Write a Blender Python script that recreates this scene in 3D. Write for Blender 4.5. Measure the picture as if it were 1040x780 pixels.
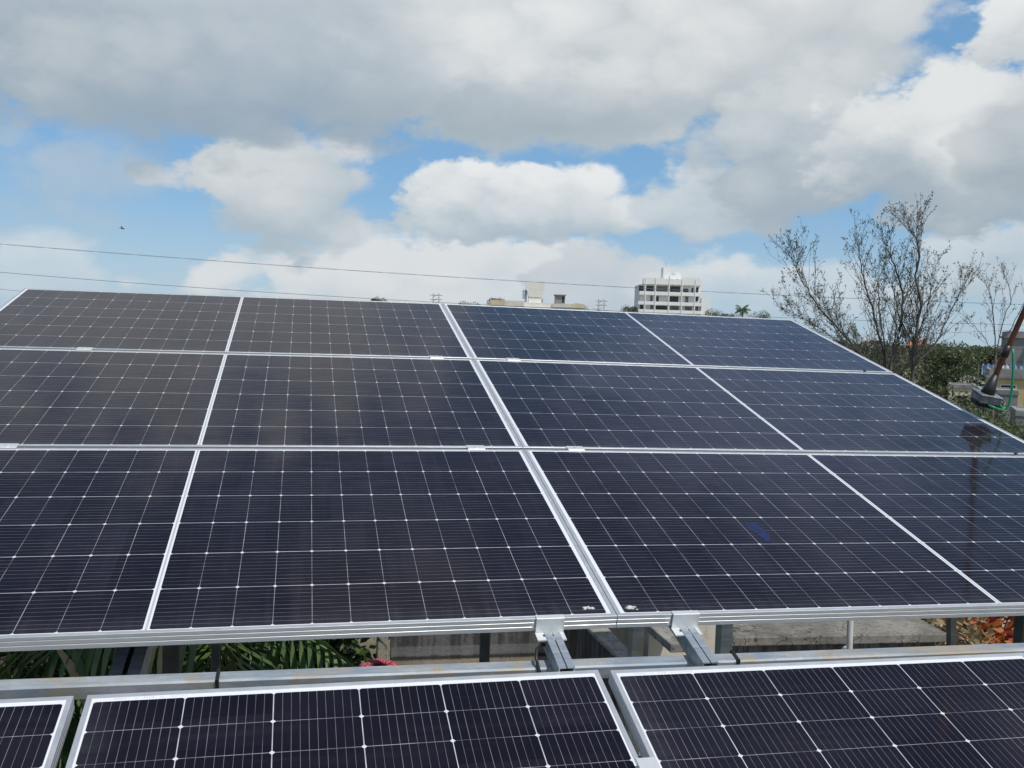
import bpy, bmesh, math, random
from mathutils import Vector, Matrix, Quaternion, Euler

random.seed(11)
R = math.radians
sc = bpy.context.scene
COL = sc.collection
for _o in list(bpy.data.objects):
    bpy.data.objects.remove(_o)

# ------------------------------------------------------------------ camera
Z0 = 9.0                                    # height of the rear array's front edge above the ground
cam_d = bpy.data.cameras.new("camera")
cam = bpy.data.objects.new("camera", cam_d)
COL.objects.link(cam)
right = Vector((0.97660199, -0.21288675, 0.0304596))
down = Vector((0.01770813, -0.06155041, -0.99794688))
fwd = Vector((0.21432447, 0.97513629, -0.05634043))
CAM = Vector((-0.79354101, -2.27020429, 0.71880691 + Z0))
m = Matrix((right, -down, -fwd)).transposed().to_4x4()
m.translation = CAM
cam.matrix_world = m
cam_d.sensor_width = 36.0
cam_d.lens = 36.0 * 964.317 / 1040.0
cam_d.clip_start = 0.05
cam_d.clip_end = 6000.0
sc.camera = cam
TILT = 0.254356432

# ------------------------------------------------------------------ light
SUN_EL, SUN_AZ = R(60), R(151)
SKY = 0.10
sun_d = bpy.data.lights.new("sun", 'SUN')
sun_d.energy = 3.4
sun_d.angle = R(0.5)
sun_d.color = (1.0, 0.95, 0.88)
sun = bpy.data.objects.new("sun", sun_d)
COL.objects.link(sun)
SV = Vector((math.sin(SUN_AZ) * math.cos(SUN_EL), math.cos(SUN_AZ) * math.cos(SUN_EL), math.sin(SUN_EL)))
sun.rotation_euler = SV.to_track_quat('Z', 'Y').to_euler()
sun.location = (0, 0, 60)
sc.view_settings.view_transform = 'Standard'
sc.view_settings.look = 'None'
sc.view_settings.exposure = 0.0
sc.view_settings.gamma = 1.0
sc.view_settings.use_curve_mapping = False


# ------------------------------------------------------------------ node helper
class NT:
    def __init__(self, tree):
        self.t = tree
        self.n = tree.nodes
        self.l = tree.links

    def new(self, kind, **kw):
        n = self.n.new(kind)
        for k, v in kw.items():
            setattr(n, k, v)
        return n

    def put(self, sock, v):
        if hasattr(v, 'is_output') or isinstance(v, bpy.types.NodeSocket):
            self.l.new(v, sock)
        elif v is not None:
            if isinstance(v, tuple) and len(v) == 3 and sock.type == 'RGBA':
                v = v + (1.0,)
            sock.default_value = v

    def m(self, op, a, b=None, c=None, clamp=False):
        n = self.new('ShaderNodeMath', operation=op, use_clamp=clamp)
        for i, v in enumerate((a, b, c)):
            if v is not None:
                self.put(n.inputs[i], v)
        return n.outputs[0]

    def vm(self, op, a, b=None, s=None):
        n = self.new('ShaderNodeVectorMath', operation=op)
        self.put(n.inputs[0], a)
        if b is not None:
            self.put(n.inputs[1], b)
        if s is not None:
            self.put(n.inputs['Scale'], s)
        return n.outputs[0]

    def mix(self, f, a, b, blend='MIX'):
        n = self.new('ShaderNodeMix', data_type='RGBA', blend_type=blend)
        self.put(n.inputs[0], f)
        self.put(n.inputs[6], a)
        self.put(n.inputs[7], b)
        return n.outputs[2]

    def smooth(self, v, lo, hi, a=0.0, b=1.0):
        n = self.new('ShaderNodeMapRange', interpolation_type='SMOOTHSTEP')
        for i, x in enumerate((v, lo, hi, a, b)):
            self.put(n.inputs[i], x)
        return n.outputs[0]

    def lin(self, v, lo, hi, a=0.0, b=1.0):
        n = self.new('ShaderNodeMapRange')
        for i, x in enumerate((v, lo, hi, a, b)):
            self.put(n.inputs[i], x)
        return n.outputs[0]

    def noise(self, vec, scale, detail=4.0, rough=0.5, dist=0.0, out=0):
        n = self.new('ShaderNodeTexNoise')
        if vec is not None:
            self.put(n.inputs['Vector'], vec)
        n.inputs['Scale'].default_value = scale
        n.inputs['Detail'].default_value = detail
        n.inputs['Roughness'].default_value = rough
        n.inputs['Distortion'].default_value = dist
        return n.outputs[out]

    def xyz(self, v):
        n = self.new('ShaderNodeSeparateXYZ')
        self.put(n.inputs[0], v)
        return n.outputs

    def comb(self, x, y, z):
        n = self.new('ShaderNodeCombineXYZ')
        for i, v in enumerate((x, y, z)):
            self.put(n.inputs[i], v)
        return n.outputs[0]


# ------------------------------------------------------------------ sky with clouds
world = bpy.data.worlds.new("World")
sc.world = world
world.use_nodes = True
world.cycles.sampling_method = 'MANUAL'
world.cycles.sample_map_resolution = 512
w = NT(world.node_tree)
w.n.clear()
wout = w.new('ShaderNodeOutputWorld')
bg = w.new('ShaderNodeBackground')
bg.inputs['Strength'].default_value = SKY
w.l.new(bg.outputs[0], wout.inputs[0])
sky = w.new('ShaderNodeTexSky', sky_type='NISHITA')
sky.sun_disc = False
sky.sun_elevation = SUN_EL
sky.sun_rotation = SUN_AZ
sky.altitude = 30.0
sky.air_density = 1.0
sky.dust_density = 0.6
sky.ozone_density = 2.5
K = 1.0 / SKY
tc = w.new('ShaderNodeTexCoord')
D = w.vm('NORMALIZE', tc.outputs['Generated'])
dx, dy, dz = w.xyz(D)
az = w.m('MULTIPLY', w.m('ARCTAN2', dx, dy), 57.29578)
el = w.m('MULTIPLY', w.m('ARCSINE', dz), 57.29578)
# cloud coordinates: clouds flatten towards the horizon
CV = w.vm('MULTIPLY', D, (1.0, 1.0, 1.7))
wcol = w.noise(CV, 7.0, 5.0, 0.6, out=1)
n_big = w.m('SUBTRACT', w.noise(CV, 5.5, 3.0, 0.5), 0.5)
n_mid = w.m('SUBTRACT', w.noise(CV, 14.0, 7.0, 0.58), 0.5)
n_fine = w.m('SUBTRACT', w.noise(w.vm('ADD', CV, (3.1, 1.7, 0.4)), 34.0, 6.0, 0.6), 0.5)
vor = w.new('ShaderNodeTexVoronoi', feature='F1')
vor.inputs['Scale'].default_value = 15.0
w.put(vor.inputs['Vector'], w.vm('ADD', CV, w.vm('SCALE', wcol, s=0.12)))
n_bill = w.m('SUBTRACT', 0.56, vor.outputs['Distance'])
n_edge = w.m('ADD', w.m('MULTIPLY', n_bill, 0.9), w.m('ADD', w.m('ADD', w.m('MULTIPLY', n_mid, 1.5), w.m('MULTIPLY', n_fine, 0.55)), w.m('MULTIPLY', n_big, 0.7)))
n_shade = w.m('ADD', w.m('MULTIPLY', w.m('SUBTRACT', w.noise(w.vm('ADD', CV, (7.0, 2.0, 5.0)), 9.0, 6.0, 0.55), 0.5), 2.2), w.m('ADD', w.m('MULTIPLY', n_mid, 1.4), w.m('MULTIPLY', n_bill, 1.3)))
# the outlines wander: cloud positions are displaced by a few degrees of noise
wv = w.xyz(wcol)
az = w.m('ADD', az, w.m('MULTIPLY', w.m('SUBTRACT', wv[0], 0.5), 9.0))
el0 = el
el = w.m('ADD', el, w.m('MULTIPLY', w.m('SUBTRACT', wv[1], 0.5), 5.0))
# blue of the open sky: the atmosphere, a little more saturated, paler towards the horizon
blue = w.mix(w.smooth(el0, 14.0, 36.0, 0.48, 0.0), sky.outputs[0], (0.175 * K, 0.45 * K, 0.80 * K))
hz = w.smooth(el0, -2.0, 8.5, 0.68, 0.0)
cur = w.mix(hz, blue, (0.52 * K, 0.64 * K, 0.72 * K))


def cloud(cur, a, e, ra, re, top, base, op=1.0, amp=0.55, soft=0.45, off=0.0, flat=1.0):
    u = w.m('DIVIDE', w.m('SUBTRACT', az, a), ra)
    v = w.m('DIVIDE', w.m('SUBTRACT', el, e), re)
    if flat != 1.0:                                       # flatter below than above
        v = w.m('MAXIMUM', v, w.m('MULTIPLY', v, flat))if False else w.m('ADD', w.m('MAXIMUM', v, 0.0), w.m('MULTIPLY', w.m('MINIMUM', v, 0.0), flat))
    d = w.m('SQRT', w.m('ADD', w.m('MULTIPLY', u, u), w.m('MULTIPLY', v, v)))
    q = w.m('ADD', w.m('SUBTRACT', 1.07, d), w.m('MULTIPLY', n_edge, amp))
    al = w.smooth(q, 0.0, soft, 0.0, op)
    sh = w.smooth(w.m('ADD', w.m('ADD', v, off), w.m('MULTIPLY', n_shade, 0.75)), -1.0, 1.0)
    col = w.mix(sh, tuple(c * K for c in base), tuple(c * K for c in top))
    return w.mix(al, cur, col)


# scattered clouds over the whole dome (behind the camera and overhead)
fb = w.noise(w.vm('MULTIPLY', D, (1.0, 1.0, 2.2)), 2.6, 7.0, 0.55)
away = w.smooth(w.m('ABSOLUTE', az), 45.0, 70.0)
fa = w.m('MULTIPLY', w.smooth(fb, 0.46, 0.62), away)
cur = w.mix(fa, cur, w.mix(w.smooth(n_shade, -0.7, 0.7), (0.42 * K, 0.47 * K, 0.53 * K), (0.80 * K, 0.82 * K, 0.84 * K)))

WHITE, PALE = (0.80, 0.82, 0.83), (0.66, 0.71, 0.74)
for args in [
    # far bank over the horizon
    dict(a=8.5, e=2.6, ra=15.5, re=3.2, top=(0.72, 0.745, 0.76), base=(0.52, 0.605, 0.67), op=0.95, amp=0.6, soft=0.3, off=0.2),
    dict(a=-14.0, e=2.6, ra=4.0, re=2.2, top=PALE, base=(0.50, 0.61, 0.70), op=0.7),
    dict(a=18.0, e=2.9, ra=4.5, re=2.6, top=(0.58, 0.63, 0.67), base=(0.46, 0.54, 0.62), op=0.9, amp=0.6, soft=0.35),
    dict(a=28.0, e=2.6, ra=9.0, re=1.6, top=PALE, base=(0.48, 0.59, 0.68), op=0.8),
    dict(a=39.5, e=4.6, ra=5.0, re=2.4, top=PALE, base=(0.46, 0.55, 0.62), op=0.85),
    # small cumulus in the blue gap
    dict(a=12.3, e=7.0, ra=8.2, re=2.9, top=WHITE, base=(0.42, 0.51, 0.58), amp=0.5, soft=0.22, flat=1.3),
    dict(a=-1.8, e=7.4, ra=5.8, re=3.7, top=(0.66, 0.69, 0.71), base=(0.42, 0.51, 0.58), amp=0.6, soft=0.28),
    dict(a=-12.5, e=7.6, ra=6.0, re=3.0, top=(0.52, 0.58, 0.63), base=(0.42, 0.51, 0.59), op=0.55, soft=0.8, amp=0.9),
    dict(a=24.0, e=7.9, ra=4.8, re=2.1, top=PALE, base=(0.42, 0.51, 0.59), amp=0.55),
    # overhead and off frame, seen only in the glass
    dict(a=-8.0, e=29.0, ra=21.0, re=8.5, top=(0.46, 0.48, 0.51), base=(0.40, 0.42, 0.46), amp=0.8, soft=0.7),
    dict(a=8.0, e=46.0, ra=16.0, re=6.0, top=(0.34, 0.36, 0.39), base=(0.28, 0.30, 0.33), op=0.75, amp=1.0, soft=0.9),
    dict(a=31.0, e=30.0, ra=15.0, re=7.5, top=(0.40, 0.48, 0.72), base=(0.33, 0.42, 0.68), op=0.7, amp=0.9, soft=0.9),
    # big grey deck along the top
    dict(a=14.0, e=15.9, ra=20.0, re=5.6, top=(0.69, 0.725, 0.74), base=(0.44, 0.51, 0.565), amp=0.5, soft=0.3, off=0.0),
    dict(a=-8.8, e=14.6, ra=17.5, re=5.8, top=(0.50, 0.56, 0.615), base=(0.33, 0.415, 0.495), amp=0.5, soft=0.4, off=0.1),
    dict(a=25.5, e=16.5, ra=10.5, re=5.0, top=(0.68, 0.71, 0.725), base=(0.46, 0.52, 0.57), amp=0.5, soft=0.24, off=0.2),
    # heavy cloud on the right
    dict(a=29.6, e=11.0, ra=9.0, re=4.4, top=(0.62, 0.665, 0.69), base=(0.37, 0.45, 0.52), amp=0.5, soft=0.35),
    dict(a=37.0, e=10.6, ra=7.2, re=4.7, top=(0.76, 0.785, 0.79), base=(0.36, 0.44, 0.51), amp=0.42, soft=0.2, off=0.05),
    dict(a=42.0, e=11.0, ra=5.0, re=3.6, top=(0.58, 0.62, 0.65), base=(0.36, 0.43, 0.49), amp=0.45),
    dict(a=39.6, e=16.2, ra=3.2, re=1.9, top=WHITE, base=(0.55, 0.60, 0.64), amp=0.45, soft=0.25),
    # soft white and dark passages inside the deck
    dict(a=15.5, e=17.0, ra=12.0, re=3.0, top=(0.77, 0.79, 0.80), base=(0.60, 0.645, 0.67), op=0.95, amp=0.9, soft=1.1),
    dict(a=-3.0, e=11.9, ra=11.0, re=2.8, top=(0.39, 0.47, 0.55), base=(0.30, 0.385, 0.47), op=0.8, amp=0.8, soft=0.9),
    dict(a=11.0, e=12.8, ra=12.0, re=2.2, top=(0.40, 0.47, 0.53), base=(0.32, 0.40, 0.46), op=0.75, amp=0.8, soft=0.9),
    dict(a=-13.0, e=14.5, ra=6.0, re=2.6, top=(0.58, 0.62, 0.65), base=(0.44, 0.50, 0.55), op=0.7, amp=0.9, soft=1.0),
]:
    cur = cloud(cur, **args)
w.l.new(cur, bg.inputs['Color'])

# ------------------------------------------------------------------ materials
MATS = {}


def mat(name, fn=None, col=(0.5, 0.5, 0.5), rough=0.6, metal=0.0, spec=None):
    if name in MATS:
        return MATS[name]
    mt = bpy.data.materials.new(name)
    mt.use_nodes = True
    t = NT(mt.node_tree)
    b = t.n['Principled BSDF']
    b.inputs['Base Color'].default_value = tuple(col) + (1.0,)
    b.inputs['Roughness'].default_value = rough
    b.inputs['Metallic'].default_value = metal
    if spec is not None:
        b.inputs['Specular IOR Level'].default_value = spec
    if fn:
        fn(t, b)
    MATS[name] = mt
    return mt


def objco(t):
    return t.new('ShaderNodeTexCoord').outputs['Object']


def bump(t, b, h, dist=0.01, strength=0.5):
    n = t.new('ShaderNodeBump')
    n.inputs['Strength'].default_value = strength
    n.inputs['Distance'].default_value = dist
    t.l.new(h, n.inputs['Height'])
    t.l.new(n.outputs[0], b.inputs['Normal'])


def speckle(c1, c2, scale=4.0, c3=None, s3=30.0, detail=6.0, r=None, bmp=0.0):
    def fn(t, b):
        co = objco(t)
        n1 = t.noise(co, scale, detail, 0.6)
        c = t.mix(t.smooth(n1, 0.35, 0.65), c1, c2)
        if c3:
            n2 = t.noise(co, s3, 5.0, 0.6)
            c = t.mix(t.smooth(n2, 0.52, 0.72), c, c3)
        t.put(b.inputs['Base Color'], c)
        if r:
            t.put(b.inputs['Roughness'], t.lin(n1, 0.3, 0.7, r[0], r[1]))
        if bmp:
            bump(t, b, t.noise(co, s3, 6.0, 0.65), bmp)
    return fn


def m_cells(t, b):
    x, y, z = t.xyz(objco(t))
    # long axis: two halves of twelve half-cells either side of a white band
    s = t.m('SUBTRACT', t.m('ABSOLUTE', t.m('SUBTRACT', x, 1.139)), 0.0075)
    q = t.m('PINGPONG', t.m('ADD', s, 0.00075), 0.04625)           # 0 at a gap, .04625 mid-cell
    sy = t.m('SUBTRACT', y, 0.016)
    p = t.m('PINGPONG', t.m('ADD', sy, 0.001), 0.092)
    gx = t.m('LESS_THAN', q, 0.00065)
    gy = t.m('LESS_THAN', p, 0.00075)
    dia = t.m('LESS_THAN', t.m('ADD', q, p), 0.0062)
    edge = t.m('MAXIMUM', t.m('LESS_THAN', s, 0.0), t.m('GREATER_THAN', s, 1.1085))
    edge2 = t.m('MAXIMUM', t.m('LESS_THAN', sy, 0.0), t.m('GREATER_THAN', sy, 1.102))
    white = t.m('MAXIMUM', t.m('MAXIMUM', gy, dia), t.m('MAXIMUM', edge, edge2))
    cy = t.m('MODULO', t.m('ADD', sy, 0.184), 0.184)
    bus = t.m('LESS_THAN', t.m('PINGPONG', t.m('SUBTRACT', cy, 0.0), 0.0091), 0.00042)   # ribbons every 18 mm
    # cell to cell shade differences, as binned wafers have
    cid = t.comb(t.m('FLOOR', t.m('DIVIDE', x, 0.0925)), t.m('FLOOR', t.m('DIVIDE', sy, 0.184)), 0.0)
    wn = t.new('ShaderNodeTexWhiteNoise', noise_dimensions='3D')
    oi = t.new('ShaderNodeObjectInfo')
    t.put(wn.inputs['Vector'], t.vm('ADD', cid, t.comb(t.m('MULTIPLY', oi.outputs['Random'], 91.0), 0.0, 0.0)))
    cell = t.mix(wn.outputs['Value'], (0.0058, 0.0047, 0.0085), (0.0105, 0.0088, 0.0150))
    glint = t.noise(t.vm('MULTIPLY', t.vm('ADD', objco(t), t.comb(t.m('MULTIPLY', oi.outputs['Random'], 17.0), 0.0, 0.0)), (6.0, 55.0, 1.0)), 1.0, 2.0, 0.6)
    c = t.mix(t.m('MULTIPLY', bus, t.lin(glint, 0.35, 0.65, 0.18, 0.66)), cell, (0.36, 0.37, 0.42))  # ribbon glints painted into the colour as brighter stretches
    brk = t.noise(t.vm('ADD', objco(t), t.comb(t.m('MULTIPLY', oi.outputs['Random'], 53.0), 0.0, 0.0)), 7.0, 3.0, 0.6)
    c = t.mix(t.m('MULTIPLY', gx, t.lin(brk, 0.35, 0.65, 0.15, 0.65)), c, (0.58, 0.60, 0.64))
    line = t.m('MULTIPLY', gy, t.lin(brk, 0.38, 0.62, 0.95, 0.5))
    solid = t.m('MAXIMUM', t.m('MULTIPLY', dia, 0.85), t.m('MAXIMUM', edge, edge2))
    c = t.mix(t.m('MAXIMUM', solid, line), c, (0.70, 0.73, 0.75))
    mid = t.m('LESS_THAN', t.m('ABSOLUTE', t.m('SUBTRACT', x, 1.139)), 0.0026)
    c = t.mix(t.m('MULTIPLY', mid, 0.8), c, (0.36, 0.38, 0.40))
    # dust film: faint everywhere, thicker where water dries along the lower edge
    co = t.vm('ADD', objco(t), t.comb(t.m('MULTIPLY', oi.outputs['Random'], 37.0), 0.0, 0.0))
    d1 = t.noise(co, 2.2, 6.0, 0.62)
    d2 = t.noise(t.vm('MULTIPLY', co, (26.0, 1.6, 1.0)), 1.0, 4.0, 0.6)     # run marks
    d3 = t.noise(co, 140.0, 3.0, 0.5)
    low = t.smooth(y, 0.10, 0.012, 0.0, 0.045)
    film = t.m('ADD', t.m('MULTIPLY', t.smooth(t.noise(co, 0.9, 7.0, 0.68), 0.40, 0.70), 0.016), t.m('MULTIPLY', low, t.lin(d2, 0.3, 0.7, 0.3, 1.2)))
    film = t.m('ADD', film, t.m('MULTIPLY', t.smooth(d2, 0.50, 0.75), 0.014))
    spk = t.m('MULTIPLY', t.m('GREATER_THAN', d3, 0.765), 0.10)
    film = t.m('ADD', t.m('ADD', film, spk), 0.002)
    c = t.mix(film, c, (0.38, 0.395, 0.42))
    t.put(b.inputs['Base Color'], c)
    t.put(b.inputs['Roughness'], t.lin(d1, 0.3, 0.75, 0.04, 0.16))
    b.inputs['IOR'].default_value = 1.36
    n = t.new('ShaderNodeBump')
    n.inputs['Strength'].default_value = 0.04
    n.inputs['Distance'].default_value = 0.02
    t.l.new(t.noise(co, 5.0, 2.0, 0.5), n.inputs['Height'])
    t.l.new(n.outputs[0], b.inputs['Normal'])


M_CELL = mat('solar_cells', m_cells)
M_BACK = mat('backsheet', col=(0.75, 0.76, 0.76), rough=0.5)


def m_alu(t, b):
    co = objco(t)
    n = t.noise(t.vm('MULTIPLY', co, (3.0, 3.0, 40.0)), 6.0, 5.0, 0.6)
    g = t.noise(co, 3.0, 6.0, 0.65)
    c = t.mix(t.smooth(n, 0.3, 0.7), (0.56, 0.59, 0.605), (0.68, 0.70, 0.71))
    c = t.mix(t.smooth(g, 0.56, 0.78, 0.0, 0.45), c, (0.50, 0.49, 0.46))
    t.put(b.inputs['Base Color'], c)
    t.put(b.inputs['Roughness'], t.lin(g, 0.3, 0.7, 0.34, 0.5))


M_ALU = mat('anodised_aluminium', m_alu, metal=0.6)
M_CLAMP = mat('clamp_aluminium', speckle((0.68, 0.70, 0.70), (0.78, 0.80, 0.80), 14.0), rough=0.38, metal=0.4)


def m_galv(rust):
    def fn(t, b):
        co = objco(t)
        v = t.new('ShaderNodeTexVoronoi')
        v.inputs['Scale'].default_value = 55.0
        t.put(v.inputs['Vector'], co)
        n = t.noise(t.vm('MULTIPLY', co, (2.0, 12.0, 12.0)), 3.0, 6.0, 0.65)
        n2 = t.noise(co, 7.0, 7.0, 0.7)
        c = t.mix(t.smooth(n, 0.38, 0.62), (0.26, 0.33, 0.41), (0.44, 0.475, 0.49))
        c = t.mix(t.m('MULTIPLY', t.xyz(v.outputs['Color'])[0], 0.25), c, (0.22, 0.26, 0.30))
        c = t.mix(t.smooth(n2, 0.60 - rust, 0.76 - rust, 0.0, 0.85), c, (0.38, 0.33, 0.25))
        c = t.mix(t.smooth(t.noise(co, 11.0, 8.0, 0.75), 0.68 - rust * 0.5, 0.80, 0.0, 0.9), c, (0.30, 0.17, 0.08))
        t.put(b.inputs['Base Color'], c)
        t.put(b.inputs['Roughness'], t.lin(n2, 0.3, 0.7, 0.35, 0.62))
    return fn


M_GALV = mat('galvanised_steel', m_galv(0.0), metal=0.5)
M_GALVR = mat('weathered_galvanised_steel', m_galv(0.15), metal=0.35)
M_DARKSHADE = mat('dark_and_shaded_steel', speckle((0.035, 0.038, 0.04), (0.07, 0.07, 0.07), 9.0), rough=0.55)  # near-black carries the shade on galvanised posts; also plain dark steel parts
M_BOLT = mat('bolt_steel', col=(0.45, 0.45, 0.46), rough=0.35, metal=0.9)
M_RUBBER = mat('black_rubber', col=(0.012, 0.012, 0.013), rough=0.5)
M_PVC = mat('grey_pvc', speckle((0.52, 0.53, 0.52), (0.64, 0.64, 0.62), 8.0), rough=0.45)


def m_wall(t, b):
    co = objco(t)
    x, y, z = t.xyz(co)
    st = t.noise(t.vm('MULTIPLY', co, (16.0, 16.0, 1.6)), 1.0, 6.0, 0.65)
    gr = t.noise(co, 26.0, 7.0, 0.7)
    lg = t.noise(co, 2.5, 5.0, 0.6)
    c = t.mix(gr, (0.07, 0.07, 0.069), (0.16, 0.158, 0.15))
    c = t.mix(t.smooth(st, 0.40, 0.58, 0.0, 0.85), c, (0.030, 0.031, 0.033))
    zz = t.m('ADD', z, t.m('MULTIPLY', t.m('SUBTRACT', gr, 0.5), 0.03))
    band = t.m('MULTIPLY', t.smooth(zz, 0.13, 0.15), t.smooth(zz, 0.23, 0.21))
    c = t.mix(t.m('MULTIPLY', band, 0.5), c, (0.20, 0.21, 0.22))
    foot = t.smooth(zz, 0.115, 0.09)
    c = t.mix(t.m('MULTIPLY', foot, t.smooth(lg, 0.3, 0.6, 0.55, 0.95)), c, (0.30, 0.265, 0.20))
    joint = t.m('MULTIPLY', t.smooth(zz, 0.10, 0.112), t.smooth(zz, 0.14, 0.128))
    c = t.mix(t.m('MULTIPLY', joint, 0.8), c, (0.02, 0.02, 0.02))
    t.put(b.inputs['Base Color'], c)
    bump(t, b, gr, 0.02, 0.6)


M_WALL = mat('stained_cement', m_wall, rough=0.9)
M_CONC = mat('grey_concrete', speckle((0.20, 0.19, 0.17), (0.34, 0.325, 0.29), 3.0, (0.08, 0.08, 0.075), 17.0, bmp=0.01), rough=0.9)
M_CONCL = mat('pale_concrete', speckle((0.26, 0.25, 0.21), (0.38, 0.36, 0.30), 5.0, (0.05, 0.047, 0.042), 30.0, bmp=0.006), rough=0.9)
M_CREAM = mat('cream_plaster', speckle((0.46, 0.43, 0.35), (0.56, 0.52, 0.43), 2.0, (0.36, 0.32, 0.25), 9.0), rough=0.85)


def m_slab(t, b):
    co = objco(t)
    n = t.noise(co, 3.0, 7.0, 0.62)
    c = t.mix(t.smooth(n, 0.3, 0.7), (0.12, 0.115, 0.10), (0.27, 0.25, 0.21))
    wv = t.noise(co, 1.3, 4.0, 0.6)
    crack = t.m('LESS_THAN', t.m('ABSOLUTE', t.m('SUBTRACT', wv, 0.5)), 0.005)
    wv2 = t.noise(t.vm('ADD', co, (4.0, 9.0, 0.0)), 2.1, 4.0, 0.6)
    crack = t.m('MAXIMUM', crack, t.m('LESS_THAN', t.m('ABSOLUTE', t.m('SUBTRACT', wv2, 0.48)), 0.004))
    c = t.mix(t.m('MULTIPLY', crack, 0.85), c, (0.035, 0.034, 0.03))
    c = t.mix(t.smooth(t.noise(co, 20.0, 6.0, 0.7), 0.48, 0.68, 0.0, 0.75), c, (0.07, 0.068, 0.06))
    t.put(b.inputs['Base Color'], c)
    bump(t, b, t.noise(co, 24.0, 6.0, 0.7), 0.01, 0.6)


M_SLAB = mat('cracked_concrete', m_slab, rough=0.92)


def m_leaf(c1, c2, dry=None, tr=0.35):
    def fn(t, b):
        g = t.new('ShaderNodeNewGeometry')
        rnd = g.outputs['Random Per Island']
        oi = t.new('ShaderNodeObjectInfo')
        c = t.mix(rnd, c1, c2)
        if dry:
            c = t.mix(t.m('GREATER_THAN', rnd, 0.9), c, dry)
        hs = t.new('ShaderNodeHueSaturation')
        t.put(hs.inputs['Hue'], t.lin(oi.outputs['Random'], 0.0, 1.0, 0.485, 0.515))
        t.put(hs.inputs['Value'], t.lin(oi.outputs['Random'], 0.0, 1.0, 0.8, 1.2))
        t.put(hs.inputs['Color'], c)
        t.put(b.inputs['Base Color'], hs.outputs[0])
        out = t.n['Material Output']
        ms = t.new('ShaderNodeMixShader')
        tl = t.new('ShaderNodeBsdfTranslucent')
        t.put(tl.inputs['Color'], hs.outputs[0])
        ms.inputs[0].default_value = tr
        t.l.new(b.outputs[0], ms.inputs[1])
        t.l.new(tl.outputs[0], ms.inputs[2])
        t.l.new(ms.outputs[0], out.inputs['Surface'])
    return fn


M_LEAF = mat('broad_leaves', m_leaf((0.050, 0.078, 0.034), (0.12, 0.145, 0.060), (0.16, 0.15, 0.08)), rough=0.5)
M_LEAFD = mat('dark_leaves', m_leaf((0.020, 0.045, 0.014), (0.055, 0.095, 0.026), (0.10, 0.14, 0.03)), rough=0.4)
M_PALM = mat('palm_leaves', m_leaf((0.040, 0.090, 0.036), (0.12, 0.185, 0.060), (0.34, 0.29, 0.12), 0.3), rough=0.32)
M_TUFT = mat('needle_tufts', m_leaf((0.085, 0.095, 0.065), (0.16, 0.16, 0.115), None, 0.2), rough=0.7)
M_CROTON = mat('orange_leaves', m_leaf((0.40, 0.10, 0.015), (0.50, 0.26, 0.06), (0.30, 0.03, 0.02), 0.3), rough=0.5)
M_DRY = mat('dry_leaves', m_leaf((0.13, 0.12, 0.05), (0.34, 0.28, 0.16), (0.45, 0.40, 0.30), 0.2), rough=0.7)
M_BARK = mat('bark', speckle((0.030, 0.027, 0.024), (0.075, 0.066, 0.055), 8.0, (0.11, 0.10, 0.085), 30.0), rough=0.9)
M_TWIG = mat('grey_bark', speckle((0.055, 0.052, 0.048), (0.11, 0.10, 0.09), 6.0), rough=0.9)
M_WHITE = mat('white_paint', speckle((0.80, 0.80, 0.78), (0.86, 0.86, 0.84), 0.35), rough=0.8)
M_CREAMW = mat('cream_white_paint', speckle((0.74, 0.72, 0.66), (0.82, 0.80, 0.74), 0.5), rough=0.85)
M_OFFW = mat('off_white_paint', speckle((0.60, 0.57, 0.50), (0.70, 0.67, 0.60), 0.5, (0.5, 0.47, 0.41), 2.0), rough=0.85)
M_BEIGE = mat('beige_paint', speckle((0.56, 0.46, 0.31), (0.66, 0.57, 0.42), 0.5), rough=0.85)
M_YELL = mat('yellow_paint', speckle((0.50, 0.40, 0.20), (0.60, 0.50, 0.28), 0.6), rough=0.85)
M_GREYP = mat('grey_plaster', speckle((0.22, 0.22, 0.215), (0.32, 0.315, 0.30), 0.6, (0.15, 0.15, 0.145), 3.0), rough=0.9)
M_REDR = mat('red_roof_tile', speckle((0.40, 0.14, 0.07), (0.50, 0.22, 0.12), 1.5), rough=0.8)
M_GLASS = mat('dark_glass', col=(0.02, 0.022, 0.026), rough=0.12)
M_SHUT = mat('grey_shutter', col=(0.17, 0.18, 0.17), rough=0.6)
M_TARP = mat('blue_sheet', speckle((0.08, 0.30, 0.50), (0.20, 0.50, 0.70), 2.0), rough=0.5)
M_BLUEC = mat('pale_blue_sheet', speckle((0.20, 0.30, 0.48), (0.45, 0.54, 0.66), 2.0), rough=0.6)
M_RUSTPOLE = mat('red_brown_pole', speckle((0.16, 0.055, 0.035), (0.24, 0.095, 0.06), 9.0), rough=0.45)
M_BRUSH = mat('brush_casing', speckle((0.10, 0.11, 0.12), (0.22, 0.23, 0.24), 25.0), rough=0.35)
M_BLACK = mat('black_plastic', col=(0.018, 0.018, 0.02), rough=0.45)
M_HOSE = mat('green_hose', col=(0.01, 0.26, 0.12), rough=0.4)
M_DROP = mat('dried_dropping', col=(0.62, 0.60, 0.55), rough=0.9)
M_BIRD = mat('dark_feathers', col=(0.03, 0.03, 0.032), rough=0.8)


def m_rope(t, b):
    x, y, z = t.xyz(objco(t))
    a = t.m('ARCTAN2', y, x)
    s = t.m('FRACT', t.m('MULTIPLY', a, 3.3))
    c = t.mix(t.m('GREATER_THAN', s, 0.45), (0.34, 0.025, 0.08), (0.42, 0.16, 0.03))
    c = t.mix(t.m('GREATER_THAN', s, 0.8), c, (0.22, 0.06, 0.25))
    t.put(b.inputs['Base Color'], c)


M_ROPE = mat('striped_cloth_rope', m_rope, rough=0.9)


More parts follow.
